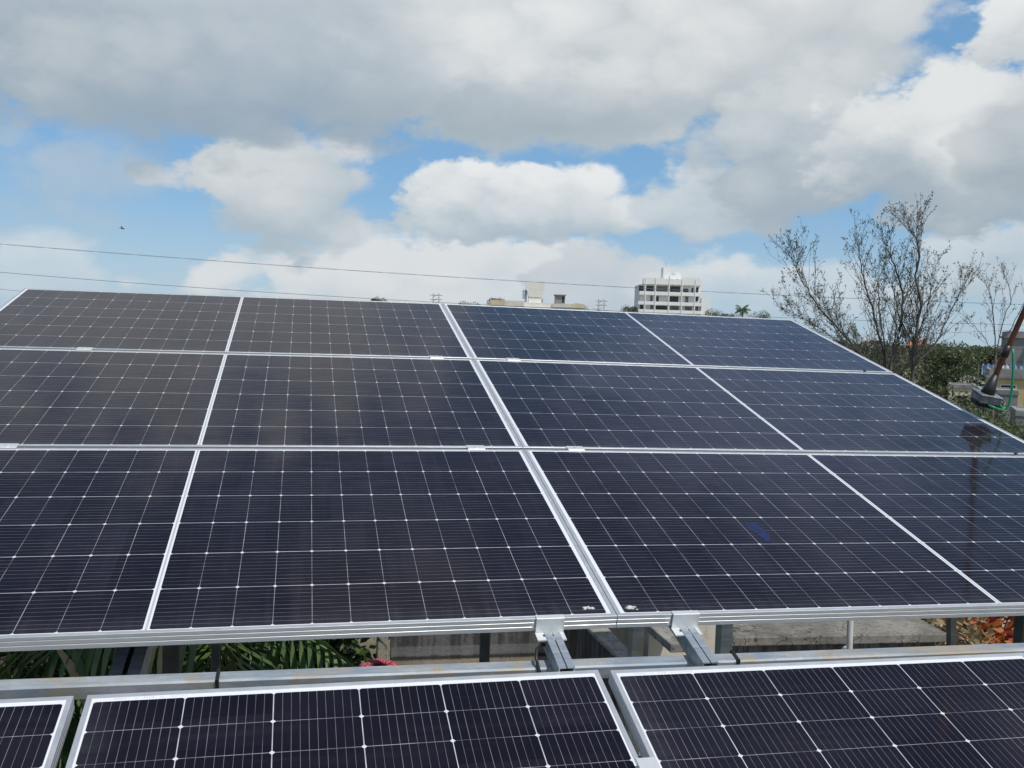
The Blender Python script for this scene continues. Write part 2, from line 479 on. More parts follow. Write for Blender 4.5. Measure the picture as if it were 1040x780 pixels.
def m_ground(t, b):
    co = objco(t)
    n1 = t.noise(co, 0.05, 6.0, 0.6)
    n2 = t.noise(co, 0.6, 7.0, 0.65)
    c = t.mix(t.smooth(n1, 0.40, 0.60), (0.055, 0.075, 0.030), (0.19, 0.155, 0.10))
    c = t.mix(t.smooth(n2, 0.45, 0.65, 0.0, 0.8), c, (0.045, 0.070, 0.024))
    t.put(b.inputs['Base Color'], c)


M_GROUND = mat('scrub_ground', m_ground, rough=0.95)


# ------------------------------------------------------------------ mesh builder
class MB:
    def __init__(self):
        self.v, self.f, self.s = [], [], []

    def add(self, vs, fs, smooth=False):
        k = len(self.v)
        self.v += [tuple(p) for p in vs]
        for f in fs:
            self.f.append(tuple(i + k for i in f))
            self.s.append(smooth)

    def box(self, a, b, M=None):
        x0, y0, z0 = a
        x1, y1, z1 = b
        vs = [Vector(p) for p in ((x0, y0, z0), (x1, y0, z0), (x1, y1, z0), (x0, y1, z0),
                                  (x0, y0, z1), (x1, y0, z1), (x1, y1, z1), (x0, y1, z1))]
        if M is not None:
            vs = [M @ p for p in vs]
        self.add(vs, [(3, 2, 1, 0), (4, 5, 6, 7), (0, 1, 5, 4), (1, 2, 6, 5), (2, 3, 7, 6), (3, 0, 4, 7)])

    def bbox(self, a, b, c=0.004, M=None):
        """box with chamfered edges"""
        bm = bmesh.new()
        bmesh.ops.create_cube(bm, size=1.0)
        for v in bm.verts:
            v.co = Vector([(a[i] + b[i]) / 2 + v.co[i] * (b[i] - a[i]) for i in range(3)])
        bmesh.ops.bevel(bm, geom=bm.edges[:], offset=c, segments=1, affect='EDGES')
        bm.verts.ensure_lookup_table()
        vs = [(M @ v.co if M is not None else v.co.copy()) for v in bm.verts]
        self.add(vs, [tuple(v.index for v in f.verts) for f in bm.faces])
        bm.free()

    def tube(self, pts, rad, n=8, cap=True, smooth=True):
        pts = [Vector(p) for p in pts]
        if not hasattr(rad, '__len__'):
            rad = [rad] * len(pts)
        vs, fs = [], []
        ref = Vector((0.31, 0.17, 0.93))
        for i, p in enumerate(pts):
            d = (pts[min(i + 1, len(pts) - 1)] - pts[max(i - 1, 0)]).normalized()
            a = d.cross(ref)
            if a.length < 1e-3:
                a = d.cross(Vector((1, 0, 0)))
            a.normalize()
            b2 = d.cross(a)
            for k in range(n):
                t = 2 * math.pi * k / n
                vs.append(p + (a * math.cos(t) + b2 * math.sin(t)) * rad[i])
        for i in range(len(pts) - 1):
            for k in range(n):
                k2 = (k + 1) % n
                fs.append((i * n + k, i * n + k2, (i + 1) * n + k2, (i + 1) * n + k))
        if cap:
            fs.append(tuple(range(n - 1, -1, -1)))
            fs.append(tuple((len(pts) - 1) * n + k for k in range(n)))
        self.add(vs, fs, smooth)

    def extrude(self, prof, y0, y1, M=None):
        """closed (x, z) outline swept along y"""
        n = len(prof)
        vs = [Vector((x, y0, z)) for x, z in prof] + [Vector((x, y1, z)) for x, z in prof]
        if M is not None:
            vs = [M @ p for p in vs]
        fs = [(k, (k + 1) % n, n + (k + 1) % n, n + k) for k in range(n)]
        fs += [tuple(range(n - 1, -1, -1)), tuple(range(n, 2 * n))]
        self.add(vs, fs)

    def mesh(self, name, mt):
        me = bpy.data.meshes.new(name)
        me.from_pydata(self.v, [], self.f)
        me.materials.append(mt)
        me.polygons.foreach_set('use_smooth', self.s)
        me.update()
        return me

    def build(self, name, mt, parent=None, fix=True):
        me = self.mesh(name, mt)
        if fix:
            bm = bmesh.new()
            bm.from_mesh(me)
            bmesh.ops.recalc_face_normals(bm, faces=bm.faces[:])
            bm.to_mesh(me)
            bm.free()
        return link(name, me, parent)


def link(name, me, parent=None):
    o = bpy.data.objects.new(name, me)
    COL.objects.link(o)
    if parent:
        o.parent = parent
    return o


def tag(o, label=None, cat=None, group=None, kind=None):
    if label:
        o['label'] = label
    if cat:
        o['category'] = cat
    if group:
        o['group'] = group
    if kind:
        o['kind'] = kind
    return o


def empty(name, label, cat, M=None, group=None):
    o = bpy.data.objects.new(name, None)
    o.empty_display_size = 0.2
    COL.objects.link(o)
    if M is not None:
        o.matrix_world = M if isinstance(M, Matrix) else Matrix.Translation(M)
    return tag(o, label, cat, group)


def copy_tree(o, M, label=None, group=None):
    c = o.copy()
    COL.objects.link(c)
    c.matrix_world = M
    if label:
        c['label'] = label
    if group:
        c['group'] = group

    def kids(src, dst):
        for ch in src.children:
            k = ch.copy()
            COL.objects.link(k)
            k.parent = dst
            kids(ch, k)
    kids(o, c)
    return c


# ------------------------------------------------------------------ the setting
g = MB()
g.add([(-3000, -3000, 0), (3000, -3000, 0), (3000, 3000, 0), (-3000, 3000, 0)], [(0, 1, 2, 3)])
tag(g.build('ground', M_GROUND), kind='structure')
FL = 6.8
fl = MB()
fl.box((-3.6, -5.0, 0.0), (6.2, 4.2, FL))
fl.box((-0.42, 4.2, 0.0), (2.3, 5.76, FL))
fl.box((2.3, 4.2, 0.0), (4.7, 8.0, FL))
fl.box((4.72, 4.22, 0.0), (9.5, 9.5, 5.74))
tag(fl.build('terrace_floor', M_CONC), kind='structure')

# ------------------------------------------------------------------ solar panels
A = Matrix.Translation((0, 0, Z0)) @ Matrix.Rotation(TILT, 4, 'X')      # plane of the rear array


def rodr(wv):
    v = Vector(wv)
    return Matrix.Rotation(v.length, 4, v.normalized())


AR = A @ rodr((-2e-5, 0.0104, 0.00026))                                   # right half sags a little
LB = A @ Matrix.Translation((-1.22839, -0.17566, -0.03505)) @ rodr((0.04427, 0.00949, 0.01443))
LC = A @ Matrix.Translation((-0.07487, -0.18806, -0.02821)) @ rodr((0.04374, 0.0074, 0.0))
PL, PW = 2.278, 1.134


def panel_meshes():
    prof = [(0.0006, 0.0), (0.0, -0.0006), (0.0, -0.0085), (0.0011, -0.0092), (0.0011, -0.0108), (0.0, -0.0115),
            (0.0, -0.0205), (0.0011, -0.0212), (0.0011, -0.0232), (0.0, -0.0240), (0.0, -0.0350),
            (0.028, -0.0350), (0.028, -0.0335), (0.0022, -0.0335), (0.0022, -0.0062), (0.0115, -0.0062), (0.0115, -0.0007), (0.0110, 0.0)]
    fr = MB()
    n = len(prof)
    vs = []
    for cx, cy in ((0, 0), (1, 0), (1, 1), (0, 1)):
        for i, z in prof:
            vs.append((i if cx == 0 else PL - i, i if cy == 0 else PW - i, z))
    fs = []
    for c in range(4):
        d = (c + 1) % 4
        for k in range(n):
            k2 = (k + 1) % n
            fs.append((c * n + k, d * n + k, d * n + k2, c * n + k2))
    fr.add(vs, fs)
    sh = MB()
    e = 0.0024
    sh.box((e, e, -0.0058), (PL - e, PW - e, -0.0015))
    return fr, sh


fr, sh = panel_meshes()
FRAME_M = None


def make_panel(M, label, group):
    global FRAME_M
    r = empty('solar_panel', label, 'solar panel', M, group)
    if FRAME_M is None:
        FRAME_M = (fr.build('frame', M_ALU, r), sh.build('cell_sheet', M_CELL, r))
    else:
        for o in FRAME_M:
            c = o.copy()
            COL.objects.link(c)
            c.parent = r
    return r


PITCH = 1.154
rowname = ['front', 'middle', 'back']
REAR = 'landscape solar panels of the sloping rear array'
for row in range(3):
    make_panel(A @ Matrix.Translation((-PL - 0.001, row * PITCH, 0)),
               ['wide dark solar panel left of the seam in the front row, above palm leaves',
                'wide dark solar panel left of the seam in the middle row of the rear array',
                'wide greyish solar panel left of the seam in the back row, against the sky'][row], REAR)
    make_panel(AR @ Matrix.Translation((0.001, row * PITCH, 0)),
               ['wide dark solar panel right of the seam in the front row, above the concrete slab',
                'wide bluish solar panel right of the seam in the middle row',
                'wide blue solar panel right of the seam in the back row, below the tower block'][row], REAR)
FRONT = 'portrait solar panels of the near array'
ROT = Matrix.Rotation(-math.pi / 2, 4, 'Z')
PNA = make_panel(LB @ Matrix.Translation((-PW - 0.027, 0, 0)) @ ROT,
                 'near solar panel cut by the left photo edge, only its top right corner visible', FRONT)
PNB = make_panel(LB @ ROT, 'near portrait solar panel showing six full columns of black cells', FRONT)
PNC = make_panel(LC @ ROT, 'near portrait solar panel at lower right, beyond the dark gap', FRONT)
# faint print in the white margin of two near panels: unreadable grey ticks under the glass
for P in (PNB, PNC):
    tk = MB()
    rr = random.Random(5)
    y = 0.055
    while y < 0.20:
        wd = rr.uniform(0.002, 0.006)
        tk.box((0.0135, y, -0.00149), (0.0175, y + wd, -0.00135))
        y += wd + rr.choice((0.0015, 0.002, 0.002, 0.012))
    tk.build('printed_marking', M_GALVR if False else M_PVC, P)

# ------------------------------------------------------------------ mounting hardware


def channel_profile(wd, h, lip=0.015, t=0.003):
    a = wd / 2
    return [(-a, 0), (-a, -h), (a, -h), (a, 0), (a - lip, 0), (a - lip, -t), (a - t, -t), (a - t, -h + t),
            (-a + t, -h + t), (-a + t, -t), (-a + lip, -t), (-a + lip, 0)]


RAILS = [(-1.74, -0.19), (-0.172, -0.160), (0.192, -0.165), (2.10, -0.17)]
RLAB = ['galvanised slotted rail under the left end of the rear array, mostly hidden below its panels',
        'galvanised slotted rail end poking out left of the panel seam under a clamp',
        'galvanised slotted rail end poking out right of the panel seam, beside the grey post',
        'galvanised slotted rail under the right end of the rear array, hidden below its panels']
for (u, v0), lb in zip(RAILS, RLAB):
    r = MB()
    r.extrude(channel_profile(0.040, 0.041, 0.0185, 0.003), v0, 3.44)
    o = r.build('mounting_rail', M_GALV)
    o.matrix_world = A @ Matrix.Translation((u, 0, -0.0352 + (0.0 if u < 0 else -u * 0.0104)))
    tag(o, lb, 'rail', 'rails carrying the rear panels')


def clamp_mid(M, lb, row):
    r = empty('panel_clamp', lb, 'clamp', M, 'middle clamps between panel rows')
    p = MB()
    p.bbox((-0.032, -0.020, 0.0005), (0.032, 0.020, 0.004), 0.0012)
    p.box((-0.032, -0.0085, -0.030), (0.032, -0.0055, 0.0006))
    p.box((-0.032, 0.0055, -0.030), (0.032, 0.0085, 0.0006))
    p.build('plate', M_CLAMP, r)
    b = MB()
    b.tube([(0, 0, 0.004), (0, 0, 0.009)], 0.0062, 6, smooth=False)
    b.build('bolt', M_CLAMP, r)


wh = {-1.74: 'left end', -0.162: 'just left of the seam', 0.192: 'just right of the seam', 2.10: 'right end'}
for row, rn in ((0, 'lower'), (1, 'upper')):
    for u in (-1.74, -0.178, 0.198):
        lb = {-1.74: 'flat aluminium clamp near the left photo edge on the %s row joint',
              -0.178: 'flat aluminium clamp just left of the panel seam on the %s row joint',
              0.198: 'flat aluminium clamp just right of the panel seam on the %s row joint'}[u] % rn
        clamp_mid((A if u < 0 else AR) @ Matrix.Translation((u, PITCH * (row + 1) - 0.010, 0)), lb, row)
    b = empty('panel_bolt', 'small dark bolt at the right end of the %s row joint' % rn, 'bolt',
              AR @ Matrix.Translation((2.10, PITCH * (row + 1) - 0.010, 0)), 'bolts at the right end of the row joints')
    q = MB()
    q.tube([(0, 0, -0.032), (0, 0, 0.004)], 0.005, 8)
    q.build('shank', M_BOLT, b)
    q = MB()
    q.tube([(0, 0, 0.004), (0, 0, 0.010)], 0.008, 6, smooth=False)
    q.build('head', M_DARKSHADE, b)


def clamp_end(M, lb):
    r = empty('end_clamp', lb, 'clamp', M, 'Z shaped end clamps on the front edge')
    p = MB()
    p.bbox((-0.037, -0.0065, 0.0005), (0.037, 0.011, 0.0038), 0.001)          # hook over the lip
    p.bbox((-0.037, -0.0068, -0.0375), (0.037, -0.0033, 0.0036), 0.001)       # upright
    # foot with a slot: four strips round the opening
    z0, z1 = -0.0405, -0.0372
    p.box((-0.037, -0.040, z0), (-0.020, -0.0034, z1))
    p.box((0.020, -0.040, z0), (0.037, -0.0034, z1))
    p.box((-0.020, -0.014, z0), (0.020, -0.0034, z1))
    p.box((-0.020, -0.040, z0), (0.020, -0.024, z1))
    p.build('bracket', M_CLAMP, r)
    b = MB()
    b.tube([(0.002, -0.019, -0.0475), (0.002, -0.019, -0.0412)], 0.0085, 6, smooth=False)
    b.build('bolt', M_RUSTPOLE, r)


clamp_end(A @ Matrix.Translation((-0.178, 0, 0)), 'folded aluminium end clamp on the front edge left of the seam')
clamp_end(AR @ Matrix.Translation((0.186, 0, 0)), 'folded aluminium end clamp on the front edge right of the seam')

# beam across, under the rails
bm_ = MB()
bm_.bbox((-3.4, -0.101, -0.1165), (4.2, -0.064, -0.0775), 0.004)
o = bm_.build('support_beam', M_GALVR)
o.matrix_world = A @ rodr((0, 0.003, -0.012))
tag(o, 'long weathered square steel beam with rust stains running between the two arrays', 'beam')
bt = empty('beam_rear', 'dark square beam under the back of the rear array, hidden by its panels', 'beam')
bt.name = 'rear_beam'
q = MB()
q.bbox((-2.25, 2.9, -0.130), (2.25, 2.95, -0.0775), 0.004)
qo = q.build('tube', M_GALV, bt)
bt.matrix_world = A

# rafters under the beams
for u, lb in ((-1.195, 'wide galvanised rafter sloping under the rear array in front of the palm leaves'),):
    r = MB()
    r.extrude(channel_profile(0.072, 0.06, 0.03, 0.003), -0.150, 3.1)
    o = r.build('rafter', M_GALV)
    o.matrix_world = A @ Matrix.Translation((u, 0, -0.132))
    tag(o, lb, 'rafter')


def post(x, y, wd, mt, lb, ztop=None, rot=0.0, group='posts under the rear array', lean=0.0):
    zt = Z0 + y * math.tan(TILT) - 0.14 if ztop is None else ztop
    r = empty('support_post', lb, 'post', Matrix.Translation((x, y, FL)) @ Matrix.Rotation(rot, 4, 'Z') @ Matrix.Rotation(lean, 4, 'Y'), group)
    p = MB()
    p.bbox((-wd / 2, -wd / 2, 0.008), (wd / 2, wd / 2, zt - FL), 0.003)
    p.build('shaft', mt, r)
    b = MB()
    b.bbox((-wd, -wd, 0.0), (wd, wd, 0.008), 0.002)
    b.build('base_plate', mt, r)
    return r


post(-1.245, 1.3, 0.058, M_DARKSHADE, 'shade-darkened steel post beside the sloping rafter at the left')
post(-1.20, 2.6, 0.042, M_DARKSHADE, 'thin shade-darkened steel post in front of the hanging palm leaves')
post(0.172, 2.6, 0.048, M_DARKSHADE, 'shade-darkened steel post in front of the stained grey wall')
post(0.423, 1.0, 0.046, M_GALVR, 'weathered grey post under the panel seam')
post(0.775, 1.0, 0.050, M_GALV, 'bluish galvanised post beside the right hand rail end')
post(3.075, 2.6, 0.042, M_DARKSHADE, 'leaning black post in front of the dry leaves', ztop=8.32, lean=-0.06)
post(2.09, 1.0, 0.052, M_DARKSHADE, 'dark post under the right photo edge')
pp = MB()
pp.tube([(0.03, 0, 0), (0.0, 0, 1.2), (-0.012, 0, 2.0)], 0.018, 12)
pp.tube([(0.0305, 0, 0.0), (0.029, 0, 0.05)], 0.026, 12)
o = pp.build('drain_pipe', M_PVC)
o.location = (2.33, 2.6, FL)
tag(o, 'pale grey plastic pipe standing in front of the concrete slab', 'pipe')

# ties and cable on the beam


def ax(u, v, n=0.0):
    return A @ Vector((u, v, n))


for u, lb in ((-0.972, 'black cable tie round the beam left of the middle'), (0.30, 'black cable tie round the beam right of the rail ends')):
    t_ = MB()
    t_.box((-0.004, -0.105, -0.134), (0.004, -0.102, -0.074))
    t_.box((-0.004, -0.105, -0.0765), (0.004, -0.058, -0.0735))
    t_.box((-0.004, -0.061, -0.134), (0.004, -0.058, -0.0735))
    o = t_.build('cable_tie', M_RUBBER)
    o.matrix_world = A @ rodr((0, 0.003, -0.012)) @ Matrix.Translation((u, 0, 0))
    tag(o, lb, 'cable tie', 'black ties on the beam')
cb = MB()
pts = []
kp = [(-.186, -.010, -.070), (-.205, -.035, -.052), (-.222, -.060, -.048), (-.228, -.085, -.058), (-.222, -.108, -.085), (-.208, -.112, -.125), (-.19, -.10, -.16)]
for i in range(len(kp) - 1):
    for k in range(4):
        pts.append(ax(*[kp[i][c] + (kp[i + 1][c] - kp[i][c]) * k / 4.0 for c in range(3)]))
cb.tube(pts, 0.0042, 8)
tag(cb.build('cable', M_RUBBER), 'black cable looping over the beam beside the left rail end', 'cable')

# dried droppings on the front panels
for (u, v, MM, lb) in ((-0.060, 0.044, A, 'dried white dropping at the lower corner left of the seam'),
                       (0.051, 0.037, AR, 'dried white dropping at the lower corner right of the seam')):
    d = MB()
    rr = random.Random(int(u * 1000))
    for k in range(7):
        cx, cy, rad = rr.gauss(0, 0.012), rr.gauss(0, 0.004), rr.uniform(0.003, 0.008)
        n = 9
        h = rr.uniform(0.0008, 0.002)
        ring = [(cx + rad * 1.5 * math.cos(2 * math.pi * i / n) * rr.uniform(.8, 1.2), cy + rad * math.sin(2 * math.pi * i / n) * rr.uniform(.8, 1.2), 0) for i in range(n)]
        d.add(ring + [(cx, cy, h)], [(i, (i + 1) % n, n) for i in range(n)] + [tuple(range(n - 1, -1, -1))], True)
    o = d.build('bird_dropping', M_DROP)
    o.matrix_world = MM @ Matrix.Translation((u, v, -0.0014))
    tag(o, lb, 'bird dropping', 'dried droppings on the glass')

# a thin irregular blue patch lying on the glass
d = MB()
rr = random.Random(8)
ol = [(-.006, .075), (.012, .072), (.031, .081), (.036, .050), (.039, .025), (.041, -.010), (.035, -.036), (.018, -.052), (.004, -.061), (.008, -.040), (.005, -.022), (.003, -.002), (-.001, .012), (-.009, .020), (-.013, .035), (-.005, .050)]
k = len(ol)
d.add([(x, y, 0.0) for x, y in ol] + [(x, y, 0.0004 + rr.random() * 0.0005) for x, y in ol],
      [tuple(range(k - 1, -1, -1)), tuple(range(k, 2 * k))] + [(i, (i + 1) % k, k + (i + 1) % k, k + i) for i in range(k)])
o = d.build('blue_patch', mat('patch_blue', speckle((0.007, 0.009, 0.025), (0.012, 0.022, 0.10), 60.0), rough=0.3))
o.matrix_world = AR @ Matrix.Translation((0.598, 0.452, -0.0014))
tag(o, 'small irregular blue patch on the glass of the front panel right of the seam', 'film scrap')  # blue patch of unknown origin, not known to be film

# rails and a clamp under the near array
for k, (v, lb) in enumerate(((-0.42, 'steel rail under the top of the near panels, glimpsed in the gaps'),
                             (-1.75, 'steel rail under the lower half of the near panels, out of sight'))):
    if k == 1:
        continue
    r = MB()
    r.box((-2.6, v - 0.02, -0.132), (2.3, v + 0.02, -0.1005))
    o = r.build('near_rail', M_GALV)
    o.matrix_world = A
    tag(o, lb, 'rail')
cl = empty('panel_clamp', 'flat aluminium clamp in the gap between the two near panels at the bottom edge', 'clamp',
           LC @ Matrix.Translation((-0.0127, -0.325, 0.0)))
q = MB()
q.bbox((-0.022, -0.032, 0.0005), (0.022, 0.032, 0.0045), 0.001)
q.box((-0.006, -0.03, -0.03), (-0.003, 0.03, 0.0006))
q.build('plate', M_CLAMP, cl)
q = MB()
q.tube([(0, -0.01, 0.0045), (0, -0.01, 0.007)], 0.0055, 6, smooth=False)
q.build('bolt', M_BOLT, cl)

# ------------------------------------------------------------------ terrace walls seen through the gap
wl = MB()
wl.box((0, 0, 0), (1.62, 0.13, 1.05))
o = wl.build('parapet_wall', M_WALL)
o.matrix_world = Matrix.Translation((-0.035, 5.62, FL)) @ Matrix.Rotation(R(-2.5), 4, 'Z')
tag(o, 'stained grey cement wall with dark vertical streaks behind the steel post', 'wall')
wp = empty('concrete_post', 'pale concrete post with black marks at the left end of the stained wall', 'post', (-0.11, 5.60, FL))
q = MB()
q.bbox((-0.045, -0.05, 0.0), (0.045, 0.06, 1.12), 0.008)
q.build('shaft', M_CONCL, wp)
q = MB()
q.bbox((-0.06, -0.065, 1.121), (0.06, 0.075, 1.16), 0.008)
q.build('cap', M_CONCL, wp)
sw = empty('side_wall', 'dark stained wall running towards the camera with a broken rough top', 'wall',
           Matrix.Translation((1.43, 4.02, FL)) @ Matrix.Rotation(R(2), 4, 'Z'))
q = MB()
q.box((0, 0.0, 0), (0.12, 1.5, 0.60))
q.build('wall', M_WALL, sw)
q = MB()
rr = random.Random(3)
for k in range(9):
    y = k * 0.165
    q.bbox((-0.012 + rr.uniform(-.006, .006), y, 0.601), (0.13 + rr.uniform(-.01, .01), y + 0.158, 0.632 + rr.uniform(0, 0.018)), 0.008)
q.build('coping', M_CONCL, sw)
cw = empty('cream_wall_block', 'cream plastered wall block under a grey concrete cap', 'wall', (1.80, 4.42, FL))
q = MB()
q.box((0.0, 0, 0), (0.62, 0.9, 0.78))
q.build('wall', M_CREAM, cw)
q = MB()
q.bbox((-0.08, -0.62, 0.72), (0.17, -0.002, 0.785), 0.006)
q.build('cap', M_CONC, cw)
sl = empty('concrete_slab', 'low cracked concrete slab roof with a stained front edge', 'slab',
           Matrix.Translation((2.56, 4.70, FL)) @ Matrix.Rotation(R(-4), 4, 'Z'))
q = MB()
q.bbox((0, 0, 0.425), (1.95, 3.2, 0.50), 0.008)
q.build('slab', M_SLAB, sl)
q = MB()
q.box((0.05, 0.10, 0.0), (1.9, 3.1, 0.424))
q.build('wall', M_WALL, sl)
st = MB()
st.tube([(0, 0, 0), (0.004, 0, 0.30), (-0.01, 0, 0.52)], [0.022, 0.02, 0.017], 8)
st.tube([(0, 0, 0.40), (0.05, 0.02, 0.50)], [0.014, 0.010], 7)
o = st.build('rusty_stake', M_RUSTPOLE)
o.location = (2.42, 4.45, FL)
tag(o, 'short rusty stake at the left corner of the concrete slab', 'stake')
st = MB()
st.tube([(0, 0, 0), (0, 0, 0.42)], 0.016, 8)
st.tube([(0, 0, 0.42), (0, -0.05, 0.45)], [0.016, 0.014], 8)
o = st.build('small_pipe', M_PVC)
o.location = (3.52, 4.54, FL)
tag(o, 'short thin pipe stub against the front edge of the concrete slab', 'pipe')
for dx_, lb in ((0.0, 'red and orange striped coil of cloth rope at the foot of the concrete post'),):
    r = MB()
    for k in range(4):
        pts = []
        for i in range(25):
            a = 2 * math.pi * i / 24
            pts.append(((0.19 - k * 0.018) * math.cos(a), (0.12 - k * 0.015) * math.sin(a), 0.03 + k * 0.05 + 0.008 * math.sin(3 * a + k)))
        r.tube(pts, 0.027, 8)
    o = r.build('rope_coil', M_ROPE)
    o.location = (-0.16, 5.3, FL)
    tag(o, lb, 'rope')

# ------------------------------------------------------------------ vegetation


def leaf(mb, p, d, ln, wd, nrm=None, fold=0.0, seg=1):
    d = Vector(d).normalized()
    s = d.cross(Vector(nrm) if nrm is not None else Vector((random.gauss(0, 1), random.gauss(0, 1), random.gauss(0, 1))))
    if s.length < 1e-4:
        s = d.orthogonal()
    s.normalize()
    p = Vector(p)
    mb.add([p, p + d * ln * 0.45 + s * wd / 2, p + d * ln, p + d * ln * 0.45 - s * wd / 2], [(0, 1, 2, 3)])


def palm_tree(name, loc, crown, nf, flen, lb, cat='palm tree', seed=1, lean=(0, 0), leafl=0.75, spread=1.0, pw_=0.05, nl=34):
    rr = random.Random(seed)
    r = empty(name, lb, cat, loc)
    t = MB()
    H = crown
    pts = [(lean[0] * (k / 8.0) ** 2, lean[1] * (k / 8.0) ** 2, H * k / 8.0) for k in range(9)]
    t.tube(pts, [0.16 - 0.05 * k / 8.0 for k in range(9)], 10)
    t.build('trunk', M_BARK, r)
    top = Vector(pts[-1])
    for f in range(nf):
        mb = MB()
        a = 2 * math.pi * (f * 0.382) + rr.uniform(-.2, .2)
        e0 = R(75) - (f / nf) * R(95) * spread
        L = flen * rr.uniform(0.85, 1.1)
        p = top.copy()
        pts, dirs = [], []
        n = 16
        for k in range(n + 1):
            e = e0 - R(75) * (k / n) ** 1.5
            d = Vector((math.cos(a) * math.cos(e), math.sin(a) * math.cos(e), math.sin(e)))
            pts.append(p.copy())
            dirs.append(d)
            p = p + d * L / n
        mb.tube(pts, [0.022 - 0.018 * k / n for k in range(n + 1)], 5)
        side = Vector((-math.sin(a), math.cos(a), 0))
        for k in range(3, nl):
            fr_ = k / nl
            i = min(int(fr_ * n), n - 1)
            q = pts[i].lerp(pts[i + 1], fr_ * n - i)
            d = dirs[i]
            for s in (-1, 1):
                ld = (d * 0.55 + side * s * 0.9 + Vector((0, 0, -0.35 - 0.3 * rr.random()))).normalized()
                ll = leafl * (0.55 + 0.45 * math.sin(math.pi * min(fr_ * 1.05, 1.0))) * rr.uniform(.85, 1.1)
                up = d.cross(ld).normalized()
                wd = pw_
                p0 = q
                p1 = q + ld * ll * 0.4
                p2 = p1 + (ld + Vector((0, 0, -0.45))).normalized() * ll * 0.35
                p3 = p2 + (ld + Vector((0, 0, -1.2))).normalized() * ll * 0.3
                w_ = d * wd / 2
                mb.add([p0 - w_ * .4, p0 + w_ * .4, p1 + w_, p1 - w_, p2 + w_ * .8, p2 - w_ * .8, p3],
                       [(0, 1, 2, 3), (3, 2, 4, 5), (5, 4, 6)])
        mb.build('frond', M_PALM, r, fix=False)
    return r


palm_tree('palm_tree', (-1.75, 6.05, 0), 7.25, 17, 2.3, 'tall green coconut palm whose fronds fill the gap below the left panels', seed=4, leafl=1.05, pw_=0.075, nl=26)
palm_tree('palm_tree', (-2.9, 5.3, 0), 7.2, 14, 2.0, 'coconut palm at the left photo edge with sunlit yellow green fronds', seed=9, leafl=0.85, pw_=0.07, nl=26)
for o in bpy.data.objects:
    if o.name.startswith('palm_tree'):
        o['group'] = 'palms behind the rear array'


def crown_leaves(clumps, nper, ln, wd, rr, up=0.25):
    mb = MB()
    for (c, rad) in clumps:
        c = Vector(c)
        for k in range(nper):
            d = Vector((rr.gauss(0, 1), rr.gauss(0, 1), rr.gauss(0, 1))).normalized()
            p = c + Vector((d.x * rad[0], d.y * rad[1], d.z * rad[2])) * (0.45 + 0.6 * rr.random() ** 0.6)
            dd = (d * 0.6 + Vector((rr.gauss(0, .6), rr.gauss(0, .6), rr.gauss(0, .6) - up * .4))).normalized()
            s = dd.cross(Vector((rr.gauss(0, .5), rr.gauss(0, .5), 1.0)))
            if s.length < 1e-3:
                continue
            s.normalize()
            l_ = ln * rr.uniform(.6, 1.2)
            w_ = wd * rr.uniform(.7, 1.2)
            mb.add([p, p + dd * l_ * .5 + s * w_ / 2, p + dd * l_, p + dd * l_ * .5 - s * w_ / 2], [(0, 1, 2, 3)])
    return mb


def make_tree(name, lb, cat, loc, H, W, seed, group=None, mt=None, nper=120, ln=0.3, ncl=22, crown0=0.35):
    rr = random.Random(seed)
    r = empty(name, lb, cat, loc, group)
    t = MB()
    t.tube([(0, 0, 0), (0.05 * W * rr.uniform(-1, 1), 0.03 * W, H * .3), (0.08 * W * rr.uniform(-1, 1), 0, H * .55), (0, 0, H * .85)],
           [0.022 * H + .04, 0.018 * H + .02, 0.012 * H, 0.004 * H], 8)
    clumps = []
    for k in range(ncl):
        a = rr.uniform(0, 2 * math.pi)
        zf = rr.random()
        z = H * (crown0 + (1 - crown0 - 0.08) * zf)
        rw = W / 2 * math.sqrt(max(0.08, 1 - ((zf - 0.38) / 0.72) ** 2)) * math.sqrt(rr.random()) * 0.95
        c = (rw * math.cos(a), rw * math.sin(a), z)
        s = W * rr.uniform(0.11, 0.2)
        clumps.append((c, (s, s, s * rr.uniform(.55, .85))))
        t.tube([(0, 0, max(H * .22, z - H * rr.uniform(.12, .25))), (c[0] * .5, c[1] * .5, z - s * .6), c], [0.007 * H + .01, 0.005 * H, 0.002 * H], 5)
    t.build('trunk', M_BARK, r)
    crown_leaves(clumps, nper, ln, ln * .55, rr).build('crown', mt or M_LEAF, r, fix=False)
    return r


def bushy(name, lb, cat, loc, W, H, seed, mt, ln, n=1200, group=None):
    rr = random.Random(seed)
    r = empty(name, lb, cat, loc, group)
    cl = []
    t = MB()
    for k in range(12):
        a = rr.uniform(0, 6.28)
        rad = W / 2 * math.sqrt(rr.random()) * .8
        c = (rad * math.cos(a), rad * math.sin(a), H * rr.uniform(.35, .9))
        cl.append((c, (W * .2, W * .2, H * .16)))
        t.tube([(c[0] * .15, c[1] * .15, 0), (c[0] * .6, c[1] * .6, c[2] * .55), c], [0.02, 0.014, 0.006], 5)
    t.build('stem', M_BARK, r)
    crown_leaves(cl, n // 12, ln, ln * .5, rr).build('foliage', mt, r, fix=False)
    return r


# green trees: near and far, right of the array
def P3(n):
    return Matrix.Translation(n)


make_tree('leafy_tree', 'dark small leaved tree behind the concrete post left of the stained wall', 'tree', (-0.55, 7.5, 0), 8.0, 2.2, 21, None, M_LEAFD, 230, 0.13, 26, 0.5)

